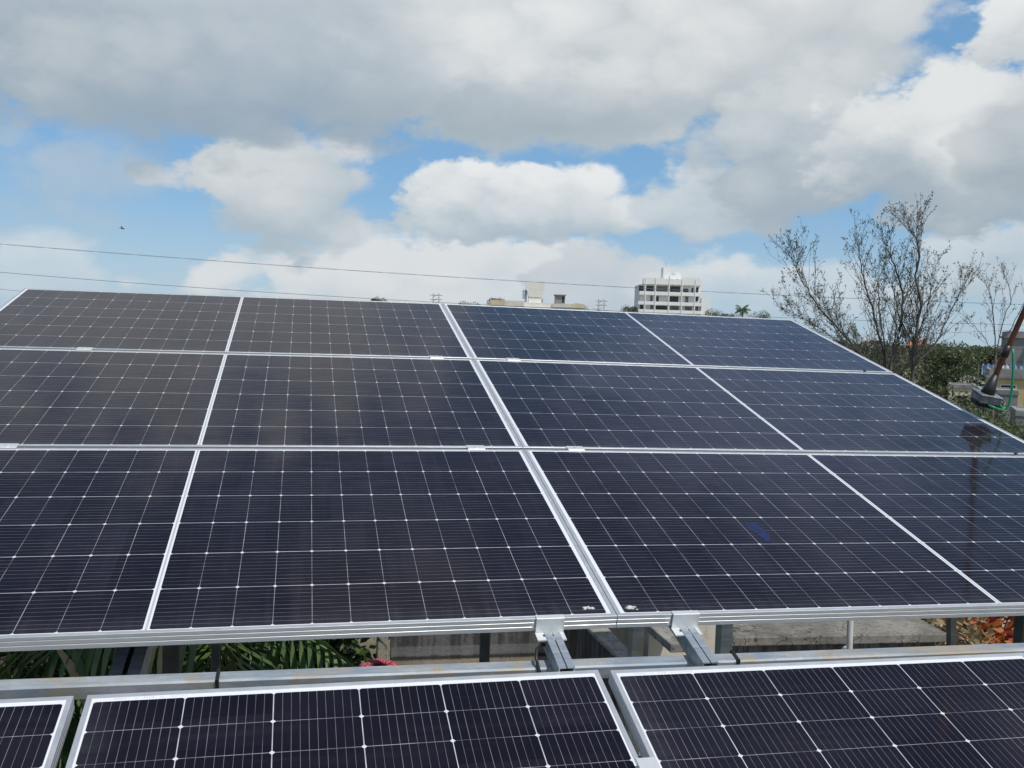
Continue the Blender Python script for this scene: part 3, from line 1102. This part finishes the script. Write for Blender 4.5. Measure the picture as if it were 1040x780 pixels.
T1 = make_tree('leafy_tree', 'broad green tree directly behind the forked dark trunk', 'tree', (26.8, 40, 0), 9.5, 7.5, 31, 'green trees beyond the right edge of the array', None, 420, 0.21, 34)
T2 = make_tree('leafy_tree', 'broad green tree right of the forked dark trunk, tallest of the green row', 'tree', (49.2, 64, 0), 10.0, 6.5, 32, 'green trees beyond the right edge of the array', None, 420, 0.21, 34)
T3 = make_tree('leafy_tree', 'low dense green tree just past the panel edge left of the cleaning brush', 'tree', (12.2, 15.6, 0), 8.7, 4.0, 33, 'green trees beyond the right edge of the array', None, 420, 0.11, 36)
GT = 'green trees beyond the right edge of the array'


def inst(src, loc, s, rz, lb, sx=1.0, group=GT):
    return copy_tree(src, Matrix.Translation(loc) @ Matrix.Rotation(rz, 4, 'Z') @ Matrix.Diagonal((s * sx, s * sx, s, 1)), lb, group)


inst(T2, (56.6, 68, 0), 0.99, 1.1, 'rounded green tree on the skyline above the blue and white sheets', 1.3)
inst(T1, (22.9, 38, 0), 0.97, 2.2, 'green tree behind the bare tree stems at the panel corner', 0.9)
inst(T2, (43.0, 55, 0), 0.97, 0.4, 'green tree beside the grey flat roofed building')
inst(T3, (9.6, 12.4, 0), 0.965, 0.9, 'green bush topped tree below the panel edge under the brush', 0.9)
inst(T3, (13.9, 15.2, 0), 0.985, 2.9, 'green tree at the right photo edge below the cream house')
inst(T3, (11.3, 13.0, 0), 0.955, 4.1, 'low green tree right of the cleaning brush, lowest at the photo edge', 0.9)
inst(T1, (19.6, 26.0, 0), 0.875, 5.0, 'green tree between the panel edge and the house with the blue sheet', 0.75)
inst(T1, (24.6, 29.0, 0), 0.83, 3.3, 'green tree right of the red brown pole below the yellow house', 0.6)
inst(T3, (15.3, 18.0, 0), 1.0, 5.1, 'green tree just right of the brush head below the whitish house', 0.9)
inst(T3, (20.9, 26.0, 0), 0.955, 2.2, 'green tree in front of the small yellow house left of the pole', 0.95)
inst(T3, (18.4, 20.0, 0), 0.97, 0.3, 'green tree top touching the right photo edge beside the hose', 0.9)
inst(T2, (19.3, 30, 0), 0.9, 3.0, 'dark green tree low behind the bare tree left of its main fork')
inst(T1, (55.0, 71, 0), 0.97, 1.9, 'distant green tree left of the grey building on the skyline')
inst(T2, (38.2, 62, 0), 0.98, 4.4, 'distant green tree on the skyline behind the forked tree', 1.1)
inst(T1, (47.5, 72, 0), 1.0, 0.2, 'distant green tree on the skyline between forked tree and pole', 1.1)
# tree tops along the skyline
SK = 'distant tree tops along the skyline'
sky_spots = [((12.9, 180), 15.0, 'tiny dark tree top on the skyline left of the small power pylon'),
             ((29.0, 180), 14.3, 'tiny tree top just right of the panel seam on the skyline'),
             ((35.4, 180), 15.8, 'dark tree top left of the flat cream building'),
             ((31.5, 180), 14.2, 'low tree top between the panel seam and the cream building'),
             ((63.5, 180), 15.2, 'dark tree top touching the left side of the white tower block'),
             ((80.5, 180), 14.6, 'dark tree top right of the white tower block'),
             ((84.3, 180), 14.4, 'low dark tree top left of the far palm'),
             ((92.5, 180), 14.6, 'low dark tree top right of the far palm'),
             ((57.0, 180), 14.2, 'small tree top between the cream building and the tall pylon'),
             ((50.6, 175), 14.4, 'dark tree top behind the right end of the cream building')]
for k, ((x, y), h, lb) in enumerate(sky_spots):
    src = T1 if k % 2 else T2
    base = 9.5 if k % 2 else 10.0
    h += 0.45
    inst(src, (x, y, 0), h / base, k * 1.3, lb, 0.62, SK)
pm = palm_tree('far_palm', (87.6, 180, 0), 15.2, 13, 1.9, 'tiny palm on the skyline right of the white tower block', seed=17, leafl=0.8)
bushy('orange_shrub', 'bright orange leaved shrub beyond the leaning black post', 'shrub', (6.75, 6.9, 5.6), 1.7, 1.15, 5, M_CROTON, 0.16, 1500)
bushy('dry_shrub', 'dry brown and yellow leaf heap beside the leaning black post', 'shrub', (5.75, 6.2, 6.0), 1.2, 1.30, 8, M_DRY, 0.12, 1400)
for nm in ('orange_shrub', 'dry_shrub'):
    ob = bpy.data.objects[nm]
    ob.location.z = 0
    for ch in ob.children:
        ch.location.z = 5.75
        if ch.name.startswith('stem'):
            pass

# ---- sparse trees with upright limbs
BR, BU = Vector((0.9766, -0.2129, 0.0)), Vector((0.2129, 0.9766, 0.0))


def bare_tree(lb, base_px, PXM, origin, stems, trunk_h, seed, leaves=1.0, density=1.0, trunk_r=0.06):
    """stems: lists of (right, up) offsets in metres from the fork, with a random depth drift"""
    rr = random.Random(seed)
    r = empty('sparse_tree', lb, 'tree', origin, 'sparse trees with upright twigs')
    t = MB()
    lf = MB()

    def tuft(p, d, n):
        for k in range(n):
            dd = (d * 0.8 + Vector((rr.gauss(0, .6), rr.gauss(0, .6), rr.gauss(0, .5)))).normalized()
            leaf(lf, p + Vector((rr.gauss(0, .012), rr.gauss(0, .012), rr.gauss(0, .02))), dd, rr.uniform(.040, .085), rr.uniform(.009, .020),
                 (rr.gauss(0, 1), rr.gauss(0, 1), rr.gauss(0, 1)))

    def grow(p, d, L, rad, lev):
        n = max(3, int(L / 0.12))
        pts = [p.copy()]
        q = p.copy()
        dd = d.copy()
        rad *= .85
        for k in range(n):
            dd = (dd + Vector((rr.gauss(0, .07), rr.gauss(0, .07), rr.gauss(0, .05) + 0.035))).normalized()
            q = q + dd * (L / n)
            pts.append(q.copy())
        t.tube(pts, [max(rad * (1 - .8 * k / n), 0.0022) for k in range(n + 1)], 5 if lev < 2 else 4, cap=False)
        for k in range(1, n + 1):
            f = k / n
            if rr.random() < leaves * (0.35 + .5 * f):
                tuft(pts[k], dd, rr.randint(1, 3))
            if lev < 3 and f > 0.12 and rr.random() < (0.62, 0.50, 0.32)[lev] * density:
                sd = Vector((rr.gauss(0, 1), rr.gauss(0, 1), rr.gauss(0, .4)))
                nd = (dd * 1.0 + sd.normalized() * rr.uniform(.4, .85) + Vector((0, 0, .22))).normalized()
                grow(pts[k], nd, L * rr.uniform(.28, .55) * (1.1 - .4 * f), max(rad * (1 - .8 * f) * .5, 0.003), lev + 1)

    for stem, rad in stems:
        stem = [(a * (1 - .04 * k / (len(stem) - 1)), b * (1 - .19 * k / (len(stem) - 1))) for k, (a, b) in enumerate(stem)]
        dr = rr.uniform(-.5, .5)
        pts = []
        for k, (a, b) in enumerate(stem):
            f = k / (len(stem) - 1)
            pts.append(BR * a + Vector((0, 0, trunk_h + b)) + BU * dr * f * 1.4)
        # subdivide with a slight waver
        fine = []
        for i in range(len(pts) - 1):
            for s in range(4):
                q = pts[i].lerp(pts[i + 1], s / 4.0)
                fine.append(q + Vector((rr.gauss(0, .012), rr.gauss(0, .012), 0)))
        fine.append(pts[-1])
        n = len(fine)
        rad *= .78
        t.tube(fine, [max(rad * (1 - .86 * k / n), .004) for k in range(n)], 7, cap=False)
        total = sum((fine[i + 1] - fine[i]).length for i in range(n - 1))
        for k in range(2, n):
            f = k / n
            dd = (fine[k] - fine[k - 1]).normalized()
            for rep in range(2):
                if rr.random() < 0.85 * density:
                    sd = Vector((rr.gauss(0, 1), rr.gauss(0, 1), rr.gauss(0, .3))).normalized()
                    nd = (dd + sd * rr.uniform(.35, .7) + Vector((0, 0, .15))).normalized()
                    grow(fine[k], nd, total * rr.uniform(.14, .36) * (1.15 - .55 * f), max(rad * (1 - .86 * f) * .45, .004), 1)
            tuft(fine[k], dd, 2 if f > .4 else 0)
        grow(fine[-1], dd, total * .08, .005, 2)
    t.tube([(0, 0, 0), (0.05, 0.02, trunk_h * .5), BR * stems[0][0][0][0] + Vector((0, 0, trunk_h + stems[0][0][0][1]))],
           [trunk_r * 2, trunk_r * 1.6, trunk_r], 9)
    t.build('trunk', M_TWIG, r, fix=False)
    lf.build('foliage', M_TUFT, r, fix=False)
    return r


def px(lst, ox, oy, s=54.0):
    return [((x - ox) / s, (oy - y) / s) for x, y in lst]


o1 = (903, 400)
stA = [(px([(903, 400), (897, 360), (884, 312), (873, 272), (867, 238), (863, 214)], *o1), .034),
       (px([(903, 400), (906, 362), (916, 330), (920, 290), (914, 252), (906, 222), (902, 200)], *o1), .042),
       (px([(903, 400), (885, 372), (862, 350), (838, 322), (818, 298), (803, 272), (794, 250), (790, 236)], *o1), .032),
       (px([(903, 400), (872, 366), (850, 330), (842, 305), (838, 282)], *o1), .022),
       (px([(903, 400), (866, 360), (826, 330), (800, 312), (776, 297)], *o1), .017),
       (px([(903, 400), (896, 350), (888, 300), (886, 262), (892, 236)], *o1), .024)]
bare_tree('tall sparse tree with thin upright twigs, its limbs fanning left over the panel corner', None, 54,
          (10.22, 14.0, 0), stA, 8.72, 5)
o2 = (925, 400)
stC = [(px([(925, 400), (926, 362), (927, 330), (930, 300), (923, 262), (926, 228), (918, 204), (913, 190)], *o2), .045),
       (px([(925, 400), (927, 372), (945, 352), (958, 332), (968, 302), (979, 278), (986, 256)], *o2), .026),
       (px([(925, 400), (928, 350), (940, 310), (948, 280), (950, 246)], *o2), .022),
       (px([(925, 400), (926, 345), (912, 305), (905, 270), (908, 245)], *o2), .020)]
bare_tree('sparse tree with a dark forked trunk, one limb bending right towards the pole', None, 54,
          (10.62, 13.9, 0), stC, 8.72, 12)
o3 = (1016, 360)
stD = [(px([(1016, 360), (1013, 320), (1010, 290), (1003, 265), (990, 246)], *o3, 42.0), .022),
       (px([(1016, 360), (1021, 320), (1030, 290), (1024, 262), (1019, 248)], *o3, 42.0), .020),
       (px([(1016, 360), (1032, 325), (1045, 290), (1052, 262)], *o3, 42.0), .020),
       (px([(1016, 360), (1000, 335), (985, 315), (975, 300)], *o3, 42.0), .012)]
bare_tree('thin sparse tree at the right photo edge behind the red brown pole', None, 42,
          (17.45, 20.0, 0), stD, 9.45, 19, 0.8, 0.8, 0.03)

rr_ = random.Random(77)
stE = []
for a in (-1.45, -1.05, -.7, -.4, -.1, .2, .5, .85, 1.2):
    h = rr_.uniform(1.1, 1.9)
    stE.append(([(0, 0), (a * .45, h * .35), (a * .8, h * .7), (a * 1.0 + rr_.uniform(-.1, .1), h)], .016))
bare_tree('low dense twiggy tree behind the other sparse trees along the panel corner', None, 54, (11.0, 15.6, 0), stE, 8.55, 41, 1.4, 1.15, 0.04)

# ------------------------------------------------------------------ buildings


def win(parent, x0, x1, z0, z1, y=-0.03, mt=None, name='window'):
    q = MB()
    q.box((x0, y - .04, z0), (x1, y + .02, z1))
    return q.build(name, mt or M_GLASS, parent)


# white tower block, about 300 m off; local metres from its lower left front corner (1 px of the photo = .3215 m)
S = 0.3215
wb = empty('apartment_block', 'white multi storey apartment block with open balconies and a stair tower', 'building',
           Matrix.Translation((104.5, 290.0, 0)) @ Matrix.Rotation(math.atan2(-0.2129, 0.9766), 4, 'Z'))


def wx(x):
    return (x - 648.0) * S


def wz(y):
    return 17.3 + (318.5 - y) * S


q = MB()
q.box((wx(650), 2.2, 0), (wx(711.5), 16.0, wz(291.4)))
q.build('wall', M_WHITE, wb)
q = MB()
q.box((wx(711.6), 0.5, 0), (wx(719.5), 14.0, wz(303.5)))
q.box((wx(719.6), 2.0, 0), (wx(721.0), 12.0, wz(309.5)))
q.build('side_wing', M_WHITE, wb)
for (x0, x1, y0, y1) in ((652, 710.5, 285.9, 291.3), (648.5, 711, 298.6, 302.2), (647.6, 711, 308.6, 312.0), (647, 711.3, 316.8, 320.5),
                         (647.4, 711.3, 326.5, 330.0), (647.4, 711.3, 336.5, 340)):
    q = MB()
    q.box((wx(x0), 0.0, wz(y1)), (wx(x1), 2.19, wz(y0)))
    q.build('balcony', M_WHITE, wb)
for x in (654.5, 664.6, 678.4, 691.2, 704.5):
    q = MB()
    q.box((wx(x) - .13, -0.18, 0), (wx(x) + .13, -0.02, wz(285.0)))
    q.build('column', M_WHITE, wb)
for (x0, x1, y0, y1, mt_) in ((648.6, 653.5, 293, 298.4, M_GLASS), (655.5, 663.6, 292.8, 298.4, M_GLASS), (665.6, 677.6, 292.6, 298.4, M_SHUT), (679.6, 690.4, 292.6, 298.4, M_GLASS),
                              (693.6, 698.8, 294.6, 298.4, M_GLASS), (702.0, 704.0, 293.6, 298.4, M_GLASS), (706, 709, 293, 298.0, M_GLASS),
                              (660.5, 663.0, 302.6, 308.4, M_SHUT), (666.6, 669.2, 303, 308.4, M_GLASS), (679.6, 689.0, 302.8, 308.4, M_GLASS), (696, 699.2, 302.6, 308.4, M_SHUT),
                              (706, 709, 302.4, 307, M_GLASS),
                              (650.5, 653.8, 312.4, 316.6, M_GLASS), (661, 664, 312.4, 316.4, M_SHUT), (666.2, 677.8, 312.6, 316.6, M_GLASS), (681, 689.8, 312.6, 316.6, M_SHUT), (696, 703, 312.6, 316.6, M_SHUT),
                              (706, 709.5, 312.4, 316.6, M_SHUT)):
    win(wb, wx(x0), wx(x1), wz(y1), wz(y0), 2.17, mt_)
q = MB()
q.box((wx(673.2), 3.0, wz(291.5)), (wx(679.8), 8.0, wz(273.6)))
q.box((wx(679.9), 2.6, wz(291.5)), (wx(691.2), 8.0, wz(281.5)))
q.box((wx(684.6), 2.7, wz(281.6)), (wx(691.0), 8.0, wz(278.2)))
q.build('stair_tower', M_WHITE, wb)
for x in (680.6, 686.2):
    win(wb, wx(x), wx(x + 2.2), wz(288.6), wz(285.2), 2.6)
q = MB()
q.tube([(wx(676.5), 5, wz(273.6)), (wx(676.5), 5, wz(262))], 0.06, 6)
q.build('antenna', M_PVC, wb)
q = MB()
q.box((wx(655.5), 0.0, wz(285.8)), (wx(673), 0.15, wz(284.8)))
q.build('railing', M_WHITE, wb)
q = MB()
q.box((wx(692), 0.0, wz(285.8)), (wx(709), 0.15, wz(283.9)))
q.build('railing', M_WHITE, wb)

# flat cream building with a water tower, about 150 m off (1 px = .161 m)
S2 = 0.1615
lb_ = empty('flat_roof_building', 'low flat roofed cream building with a white water tower', 'building',
            Matrix.Translation((27.36, 150.0, 0)) @ Matrix.Rotation(math.atan2(-0.2129, 0.9766), 4, 'Z'))


def lx(x):
    return (x - 490.0) * S2


def lz(y):
    return 14.15 + (311.0 - y) * S2


q = MB()
q.box((lx(497), 0, 0), (lx(592.5), 9.0, lz(314)))
q.build('wall', M_OFFW, lb_)
q = MB()
q.box((lx(498), -.1, lz(313.9)), (lx(512), 4, lz(308.2)))
q.build('parapet', M_BEIGE, lb_)
q = MB()
q.box((lx(580), -.1, lz(313.9)), (lx(592.6), 4, lz(310.0)))
q.build('parapet', M_BEIGE, lb_)
q = MB()
q.box((lx(512.1), -.12, lz(313.9)), (lx(532), 3, lz(308.6)))
q.build('parapet', M_OFFW, lb_)
q = MB()
q.box((lx(560), -.12, lz(313.9)), (lx(579.9), 3, lz(310.2)))
q.build('parapet', M_OFFW, lb_)
q = MB()
q.box((lx(533.2), 1, lz(297.0)), (lx(552.2), 4.0, lz(288.2)))
q.add([(lx(534), 1, lz(297.05)), (lx(551.6), 1, lz(297.05)), (lx(549.6), 1, lz(304)), (lx(536.4), 1, lz(304)),
       (lx(534), 4, lz(297.05)), (lx(551.6), 4, lz(297.05)), (lx(549.6), 4, lz(304)), (lx(536.4), 4, lz(304))],
      [(0, 1, 2, 3), (7, 6, 5, 4), (0, 4, 5, 1), (1, 5, 6, 2), (2, 6, 7, 3), (3, 7, 4, 0)])
q.box((lx(536.6), 1.1, lz(315)), (lx(549.4), 3.9, lz(304.1)))
q.build('water_tower', M_CREAMW, lb_)
q = MB()
q.box((lx(532), .3, lz(313.9)), (lx(560), 3, lz(309.8)))
q.build('parapet', M_CREAMW, lb_)
q = MB()
q.box((lx(532.6), 1.3, lz(309)), (lx(534.4), 3.0, lz(297.2)))
q.build('support_leg', M_GREYP, lb_)
q = MB()
q.box((lx(549.8), 1.3, lz(314)), (lx(551.0), 3.0, lz(305.5)))
q.build('support_leg', M_GREYP, lb_)
q = MB()
q.box((lx(530), 0.2, lz(306)), (lx(532.6), 1.2, lz(297.5)))
q.build('blue_pipe_box', M_BLUEC, lb_)
q = MB()
q.box((lx(563.5), 1.5, lz(311)), (lx(573.4), 4.5, lz(301.6)))
q.box((lx(562.6), 1.2, lz(301.5)), (lx(574.4), 4.8, lz(300.6)))
q.build('roof_room', M_GREYP, lb_)
win(lb_, lx(570.4), lx(572.6), lz(308.6), lz(302.6), 1.5)
for x0 in (500, 516, 530, 556, 566, 584):
    win(lb_, lx(x0), lx(x0) + 1.0, lz(330), lz(323), 0.0)


def house(name, lb, x, y, rz, wd, dp, h, wall, roof='flat', rmat=None, wins=(), group=None, para=0.35, ov=0.15):
    r = empty(name, lb, 'house', Matrix.Translation((x, y, 0)) @ Matrix.Rotation(rz, 4, 'Z'), group)
    q = MB()
    q.box((0, 0, 0), (wd, dp, h))
    q.build('wall', wall, r)
    q = MB()
    if roof == 'flat':
        q.box((-ov, -ov, h + .002), (wd + ov, dp + ov, h + .16))
        q.box((0, 0, h + .162), (wd, .15, h + .16 + para))
        q.box((0, dp - .15, h + .162), (wd, dp, h + .16 + para))
        q.box((0, .152, h + .162), (.15, dp - .152, h + .158 + para))
        q.box((wd - .15, .152, h + .162), (wd, dp - .152, h + .158 + para))
    else:
        e = .4
        rh = wd * .28
        q.add([(-e, -e, h), (wd + e, -e, h), (wd + e, dp + e, h), (-e, dp + e, h), (wd * .3, dp / 2, h + rh), (wd * .7, dp / 2, h + rh)],
              [(0, 1, 5, 4), (1, 2, 5), (2, 3, 4, 5), (3, 0, 4), (3, 2, 1, 0)])
    q.build('roof', rmat or wall, r)
    for (a, b, c, d) in wins:
        f = win(r, a, b, c, d, 0.0, M_OFFW, 'window_frame')
        q = MB()
        q.box((a + .07, -.065, c + .07), (b - .07, -.045, d - .07))
        pn = q.build('pane', M_GLASS, f)
    return r


RZ = math.atan2(-0.2129, 0.9766)
RH = -0.63          # these houses face the terrace
hg = 'houses beyond the trees on the right'
gb = house('town_house', 'grey flat roofed town building on the skyline behind the red brown pole', 51.1, 60, RH, 7.5, 6, 10.3, M_GREYP, 'flat', M_GREYP,
           ((1.2, 2.4, 8.0, 9.6), (4.2, 5.4, 8.0, 9.6), (1.2, 2.4, 4.6, 6.2), (4.2, 5.4, 4.6, 6.2)), hg)
q = MB()
q.box((1.6, -0.4, 7.3), (4.0, -0.02, 10.25))
q.build('stair_wall', M_YELL, gb)
house('town_house', 'yellow flat roofed house below the grey town building', 39.6, 47.5, RH, 3.4, 4, 7.75, M_YELL, 'flat', M_GREYP,
      ((.6, 1.5, 6.3, 7.4), (2.0, 2.8, 6.3, 7.4)), hg)
house('town_house', 'small yellow house with a dark window left of the red brown pole', 37.2, 47.9, RH, 1.5, 3, 7.05, M_BEIGE, 'flat', M_GREYP, ((.4, 1.1, 6.0, 6.7),), hg, 0.08, 0.05)
house('town_house', 'whitish grey house right of the brush, under the yellow house', 29.95, 36.2, RH, 1.6, 3, 7.45, M_GREYP, 'flat', M_GREYP, ((.6, 1.1, 6.5, 7.1),), hg, 0.06, 0.03)
house('town_house', 'pale grey low house at the right photo edge below the yellow house', 26.3, 29.5, RH, 3.0, 3, 7.0, M_GREYP, 'flat', M_GREYP, ((.5, 1.2, 5.6, 6.6), (1.7, 2.4, 5.6, 6.6)), hg, 0.05, 0.03)
house('town_house', 'cream house with an orange red roof seen between the sparse tree stems', 76.6, 109, RH, 3.0, 5, 9.3, M_YELL, 'hip', M_REDR, ((.5, 1.2, 7.2, 8.5), (1.8, 2.5, 7.2, 8.5)), hg)
house('town_house', 'white house peeping through twigs just above the panel edge', 69.9, 109, RH, 2.6, 4, 9.7, M_WHITE, 'flat', M_WHITE, ((.5, 1.2, 8.0, 9.2), (1.6, 2.2, 8.0, 9.2)), hg)
bt = house('town_house', 'small white house with a bright blue sheet among green trees', 45.0, 58, RH, 1.9, 2.5, 6.95, M_OFFW, 'hip', M_GREYP, ((.3, .8, 5.3, 6.1),), hg)
q = MB()
q.box((1.95, -0.3, 6.3), (3.1, 1.5, 6.8))
q.build('blue_sheet', M_TARP, bt)
ts = empty('sheeted_shed', 'row of pale blue and white sheets hung above the yellow houses', 'shed', Matrix.Translation((43.3, 52.0, 0)) @ Matrix.Rotation(RH, 4, 'Z'), None)
q = MB()
q.box((0, 0.3, 0), (3.4, 2.2, 8.0))
q.build('wall', M_GREYP, ts)
for k, (a, b) in enumerate(((-.5, .35), (.45, 1.1), (1.15, 1.9), (2.3, 3.2))):
    q = MB()
    pts = []
    n = 8
    for i in range(n + 1):
        x = a + (b - a) * i / n
        yy = -.1 + .06 * math.sin(i * 1.7)
        pts += [(x, yy, 7.75), (x, yy + .03 * math.cos(i), 8.45 + .08 * math.sin(i * 2.1 + k))]
    back = [(x, y + .02, z) for x, y, z in pts]
    m_ = len(pts)
    fs = [(2 * i, 2 * i + 2, 2 * i + 3, 2 * i + 1) for i in range(n)]
    q.add(pts + back, fs + [(m_ + f[3], m_ + f[2], m_ + f[1], m_ + f[0]) for f in fs])
    q.build('hanging_sheet', M_BLUEC if k != 1 else M_WHITE, ts)
q = MB()
q.tube([(-.7, -.1, 8.46), (3.5, -.1, 8.46)], 0.02, 5)
q.tube([(-.7, -.1, 0), (-.7, -.1, 8.46)], 0.03, 5)
q.tube([(3.5, -.1, 0), (3.5, -.1, 8.46)], 0.03, 5)
q.build('hanging_line', M_DARKSHADE, ts)

# ------------------------------------------------------------------ power lines
M_WIRE = mat('weathered_wire', col=(0.17, 0.17, 0.175), rough=0.6)


def wire(lb, ctrl, rad=0.0075, twist=False):
    q = MB()
    ctrl = [Vector(c) for c in ctrl]
    pts = []
    n = 60
    # quadratic through three points
    a, b, c = ctrl
    for i in range(n + 1):
        s = i / n
        l0 = (s - .5) * (s - 1) * 2
        l1 = -4 * s * (s - 1)
        l2 = s * (s - .5) * 2
        pts.append(a * l0 + b * l1 + c * l2)
    if twist:
        for ph in (0, math.pi):
            tw = [p + Vector((0, math.cos(i * 2.2 + ph) * .012, math.sin(i * 2.2 + ph) * .012)) for i, p in enumerate(pts)]
            q.tube(tw, rad, 5)
    else:
        q.tube(pts, rad, 5)
    o = q.build('power_wire', M_WIRE)
    return tag(o, lb, 'wire', 'overhead wires crossing the sky')


wire('upper twisted overhead wire sagging across the sky above the panels', ((-15.5, 22, 11.72), (5.0, 22, 11.0), (25.5, 22, 11.02)), 0.0036, True)
wire('lower thin overhead wire near the top edge of the left panels', ((-15.5, 22, 11.35), (0.0, 22, 10.43), (25.5, 22, 10.40)), 0.006)
wire('thin overhead wire behind the sparse trees on the right', ((-15.5, 23.5, 11.0), (6.0, 23.5, 9.75), (25.5, 23.5, 10.62)), 0.005)
def upole(x, y, lb):
    r = empty('utility_pole', lb, 'utility pole', (x, y, 0), None)
    q = MB()
    q.tube([(0, 0, 0), (0, 0, 12.2)], [0.14, 0.09], 10)
    q.build('shaft', M_CONC, r)
    q = MB()
    for z in (11.75, 11.0, 10.5):
        q = MB()
        q.box((-.05, -.9, z - .08), (.05, 1.8, z))
    q.build('crossarm', M_DARKSHADE, r)


for (x, y, lb, z) in ((26.5, 200, 'tiny double power pylon on the skyline left of the seam', 17.1), (63.4, 200, 'tiny lattice power pylon left of the white tower block', 17.2)):
    r = empty('power_pylon', lb, 'pylon', Matrix.Translation((x, y, 0)) @ Matrix.Rotation(RZ, 4, 'Z'), 'tiny pylons on the skyline')
    q = MB()
    for s in (-.62, .62):
        q.tube([(s, 0, 0), (s, 0, z)], 0.09, 6)
    for k in range(10):
        q.tube([(-.62, 0, z - 8 + k * .8), (.62, 0, z - 7.2 + k * .8)], .05, 5)
    q.build('mast', M_GREYP, r)
    q = MB()
    for zz in (z - .4, z - 1.3):
        q = MB()
        q.box((-1.3, -.06, zz - .06), (1.3, .06, zz + .06))
        q.build('crossarm', M_GREYP, r)

# ------------------------------------------------------------------ bird
bd = empty('bird', 'tiny dark bird flying in the upper left sky', 'bird', Matrix.Translation((-7.736, 37.000, 13.184)) @ Matrix.Rotation(R(35), 4, 'Z') @ Matrix.Rotation(R(25), 4, 'X') @ Matrix.Scale(0.45, 4))
q = MB()
q.tube([(-.16, 0, 0), (-.10, 0, .02), (0, 0, .0), (.10, 0, .02), (.16, 0, .035), (.2, 0, .03)], [.012, .04, .055, .035, .028, .004], 8)
q.add([(-.14, -.03, 0), (-.14, .03, 0), (-.27, .06, .01), (-.27, -.06, .01)], [(0, 1, 2, 3)])
q.build('body', M_BIRD, bd)
for s in (-1, 1):
    q = MB()
    q.add([(.08, s * .04, .02), (-.06, s * .04, .02), (-.04, s * .2, .11), (.06, s * .2, .11), (-.06, s * .4, .06), (0.02, s * .38, .06),
           (.08, s * .04, .028), (-.06, s * .04, .028), (-.04, s * .2, .118), (.06, s * .2, .118), (-.06, s * .4, .064), (0.02, s * .38, .064)],
          [(0, 1, 2, 3), (3, 2, 4, 5), (9, 8, 7, 6), (11, 10, 8, 9), (0, 3, 9, 6), (3, 5, 11, 9), (1, 7, 8, 2), (2, 8, 10, 4), (4, 10, 11, 5)])
    q.build('wing', M_BIRD, bd)

# ------------------------------------------------------------------ cleaning brush held over the array's right edge
PD = Vector((0.26745, 0.06668, 0.96126)).normalized()
BH = Vector((2.2924, 1.623, 0.0674))
br = empty('cleaning_brush', 'grey scrubbing brush on a red brown pole with a green hose', 'brush', A @ Matrix.Translation(BH))
# head: shallow casing, long axis along the array's width, slightly yawed
HM = Matrix.Rotation(R(-12), 4, 'Z') @ Matrix.Rotation(R(6), 4, 'Y') @ Matrix.Diagonal((0.66, 0.66, 0.8, 1))
q = MB()
q.bbox((-0.065, -0.075, -0.020), (0.085, 0.075, 0.022), 0.006, HM)
q.bbox((-0.072, -0.082, 0.0225), (0.092, 0.082, 0.030), 0.003, HM)
q.build('head', M_BRUSH, br)
q = MB()
rr = random.Random(2)
for i in range(9):
    for j in range(9):
        x, y = -0.055 + i * 0.016, -0.062 + j * 0.0155
        p0 = HM @ Vector((x, y, -0.019))
        p1 = HM @ Vector((x + rr.gauss(0, .004), y + rr.gauss(0, .004), -0.046))
        q.tube([p0, p1], [0.004, 0.005], 4, smooth=False)
q.build('bristles', M_BLACK, br)
q = MB()
b0 = HM @ Vector((0.01, 0, 0.030))
q.tube([b0, b0 + PD * 0.03, b0 + PD * 0.09], [0.032, 0.026, 0.015], 10)
q.build('socket', M_BLACK, br)
q = MB()
q.tube([b0 + PD * 0.09, b0 + PD * 2.3], 0.0125, 12)
pole = q.build('pole', M_RUSTPOLE, br)
q = MB()
q.tube([b0 + PD * 0.18, b0 + PD * 0.235], 0.0165, 12)
q.build('collar', M_BLACK, br)
q = MB()
hp = []
h0 = HM @ Vector((0.088, -0.02, -0.005))
h1 = b0 + PD * 0.22 + Vector((0.02, -0.01, 0))
c1, c2 = h0 + Vector((0.06, -0.05, -0.10)), h0 + Vector((0.045, -0.02, 0.10))
for k in range(21):
    s = k / 20
    hp.append(h0 * (1 - s) ** 3 + c1 * 3 * s * (1 - s) ** 2 + c2 * 3 * s * s * (1 - s) + h1 * s ** 3)
hs = HM @ Vector((0.0, -0.075, -0.024))
q.tube([hs, hs + Vector((0.04, -0.015, -0.012)), hp[0] + Vector((0.01, -.03, -.03)), hp[3]], 0.0052, 7)
q.tube(hp, 0.0055, 8)
q.build('hose', M_HOSE, br)
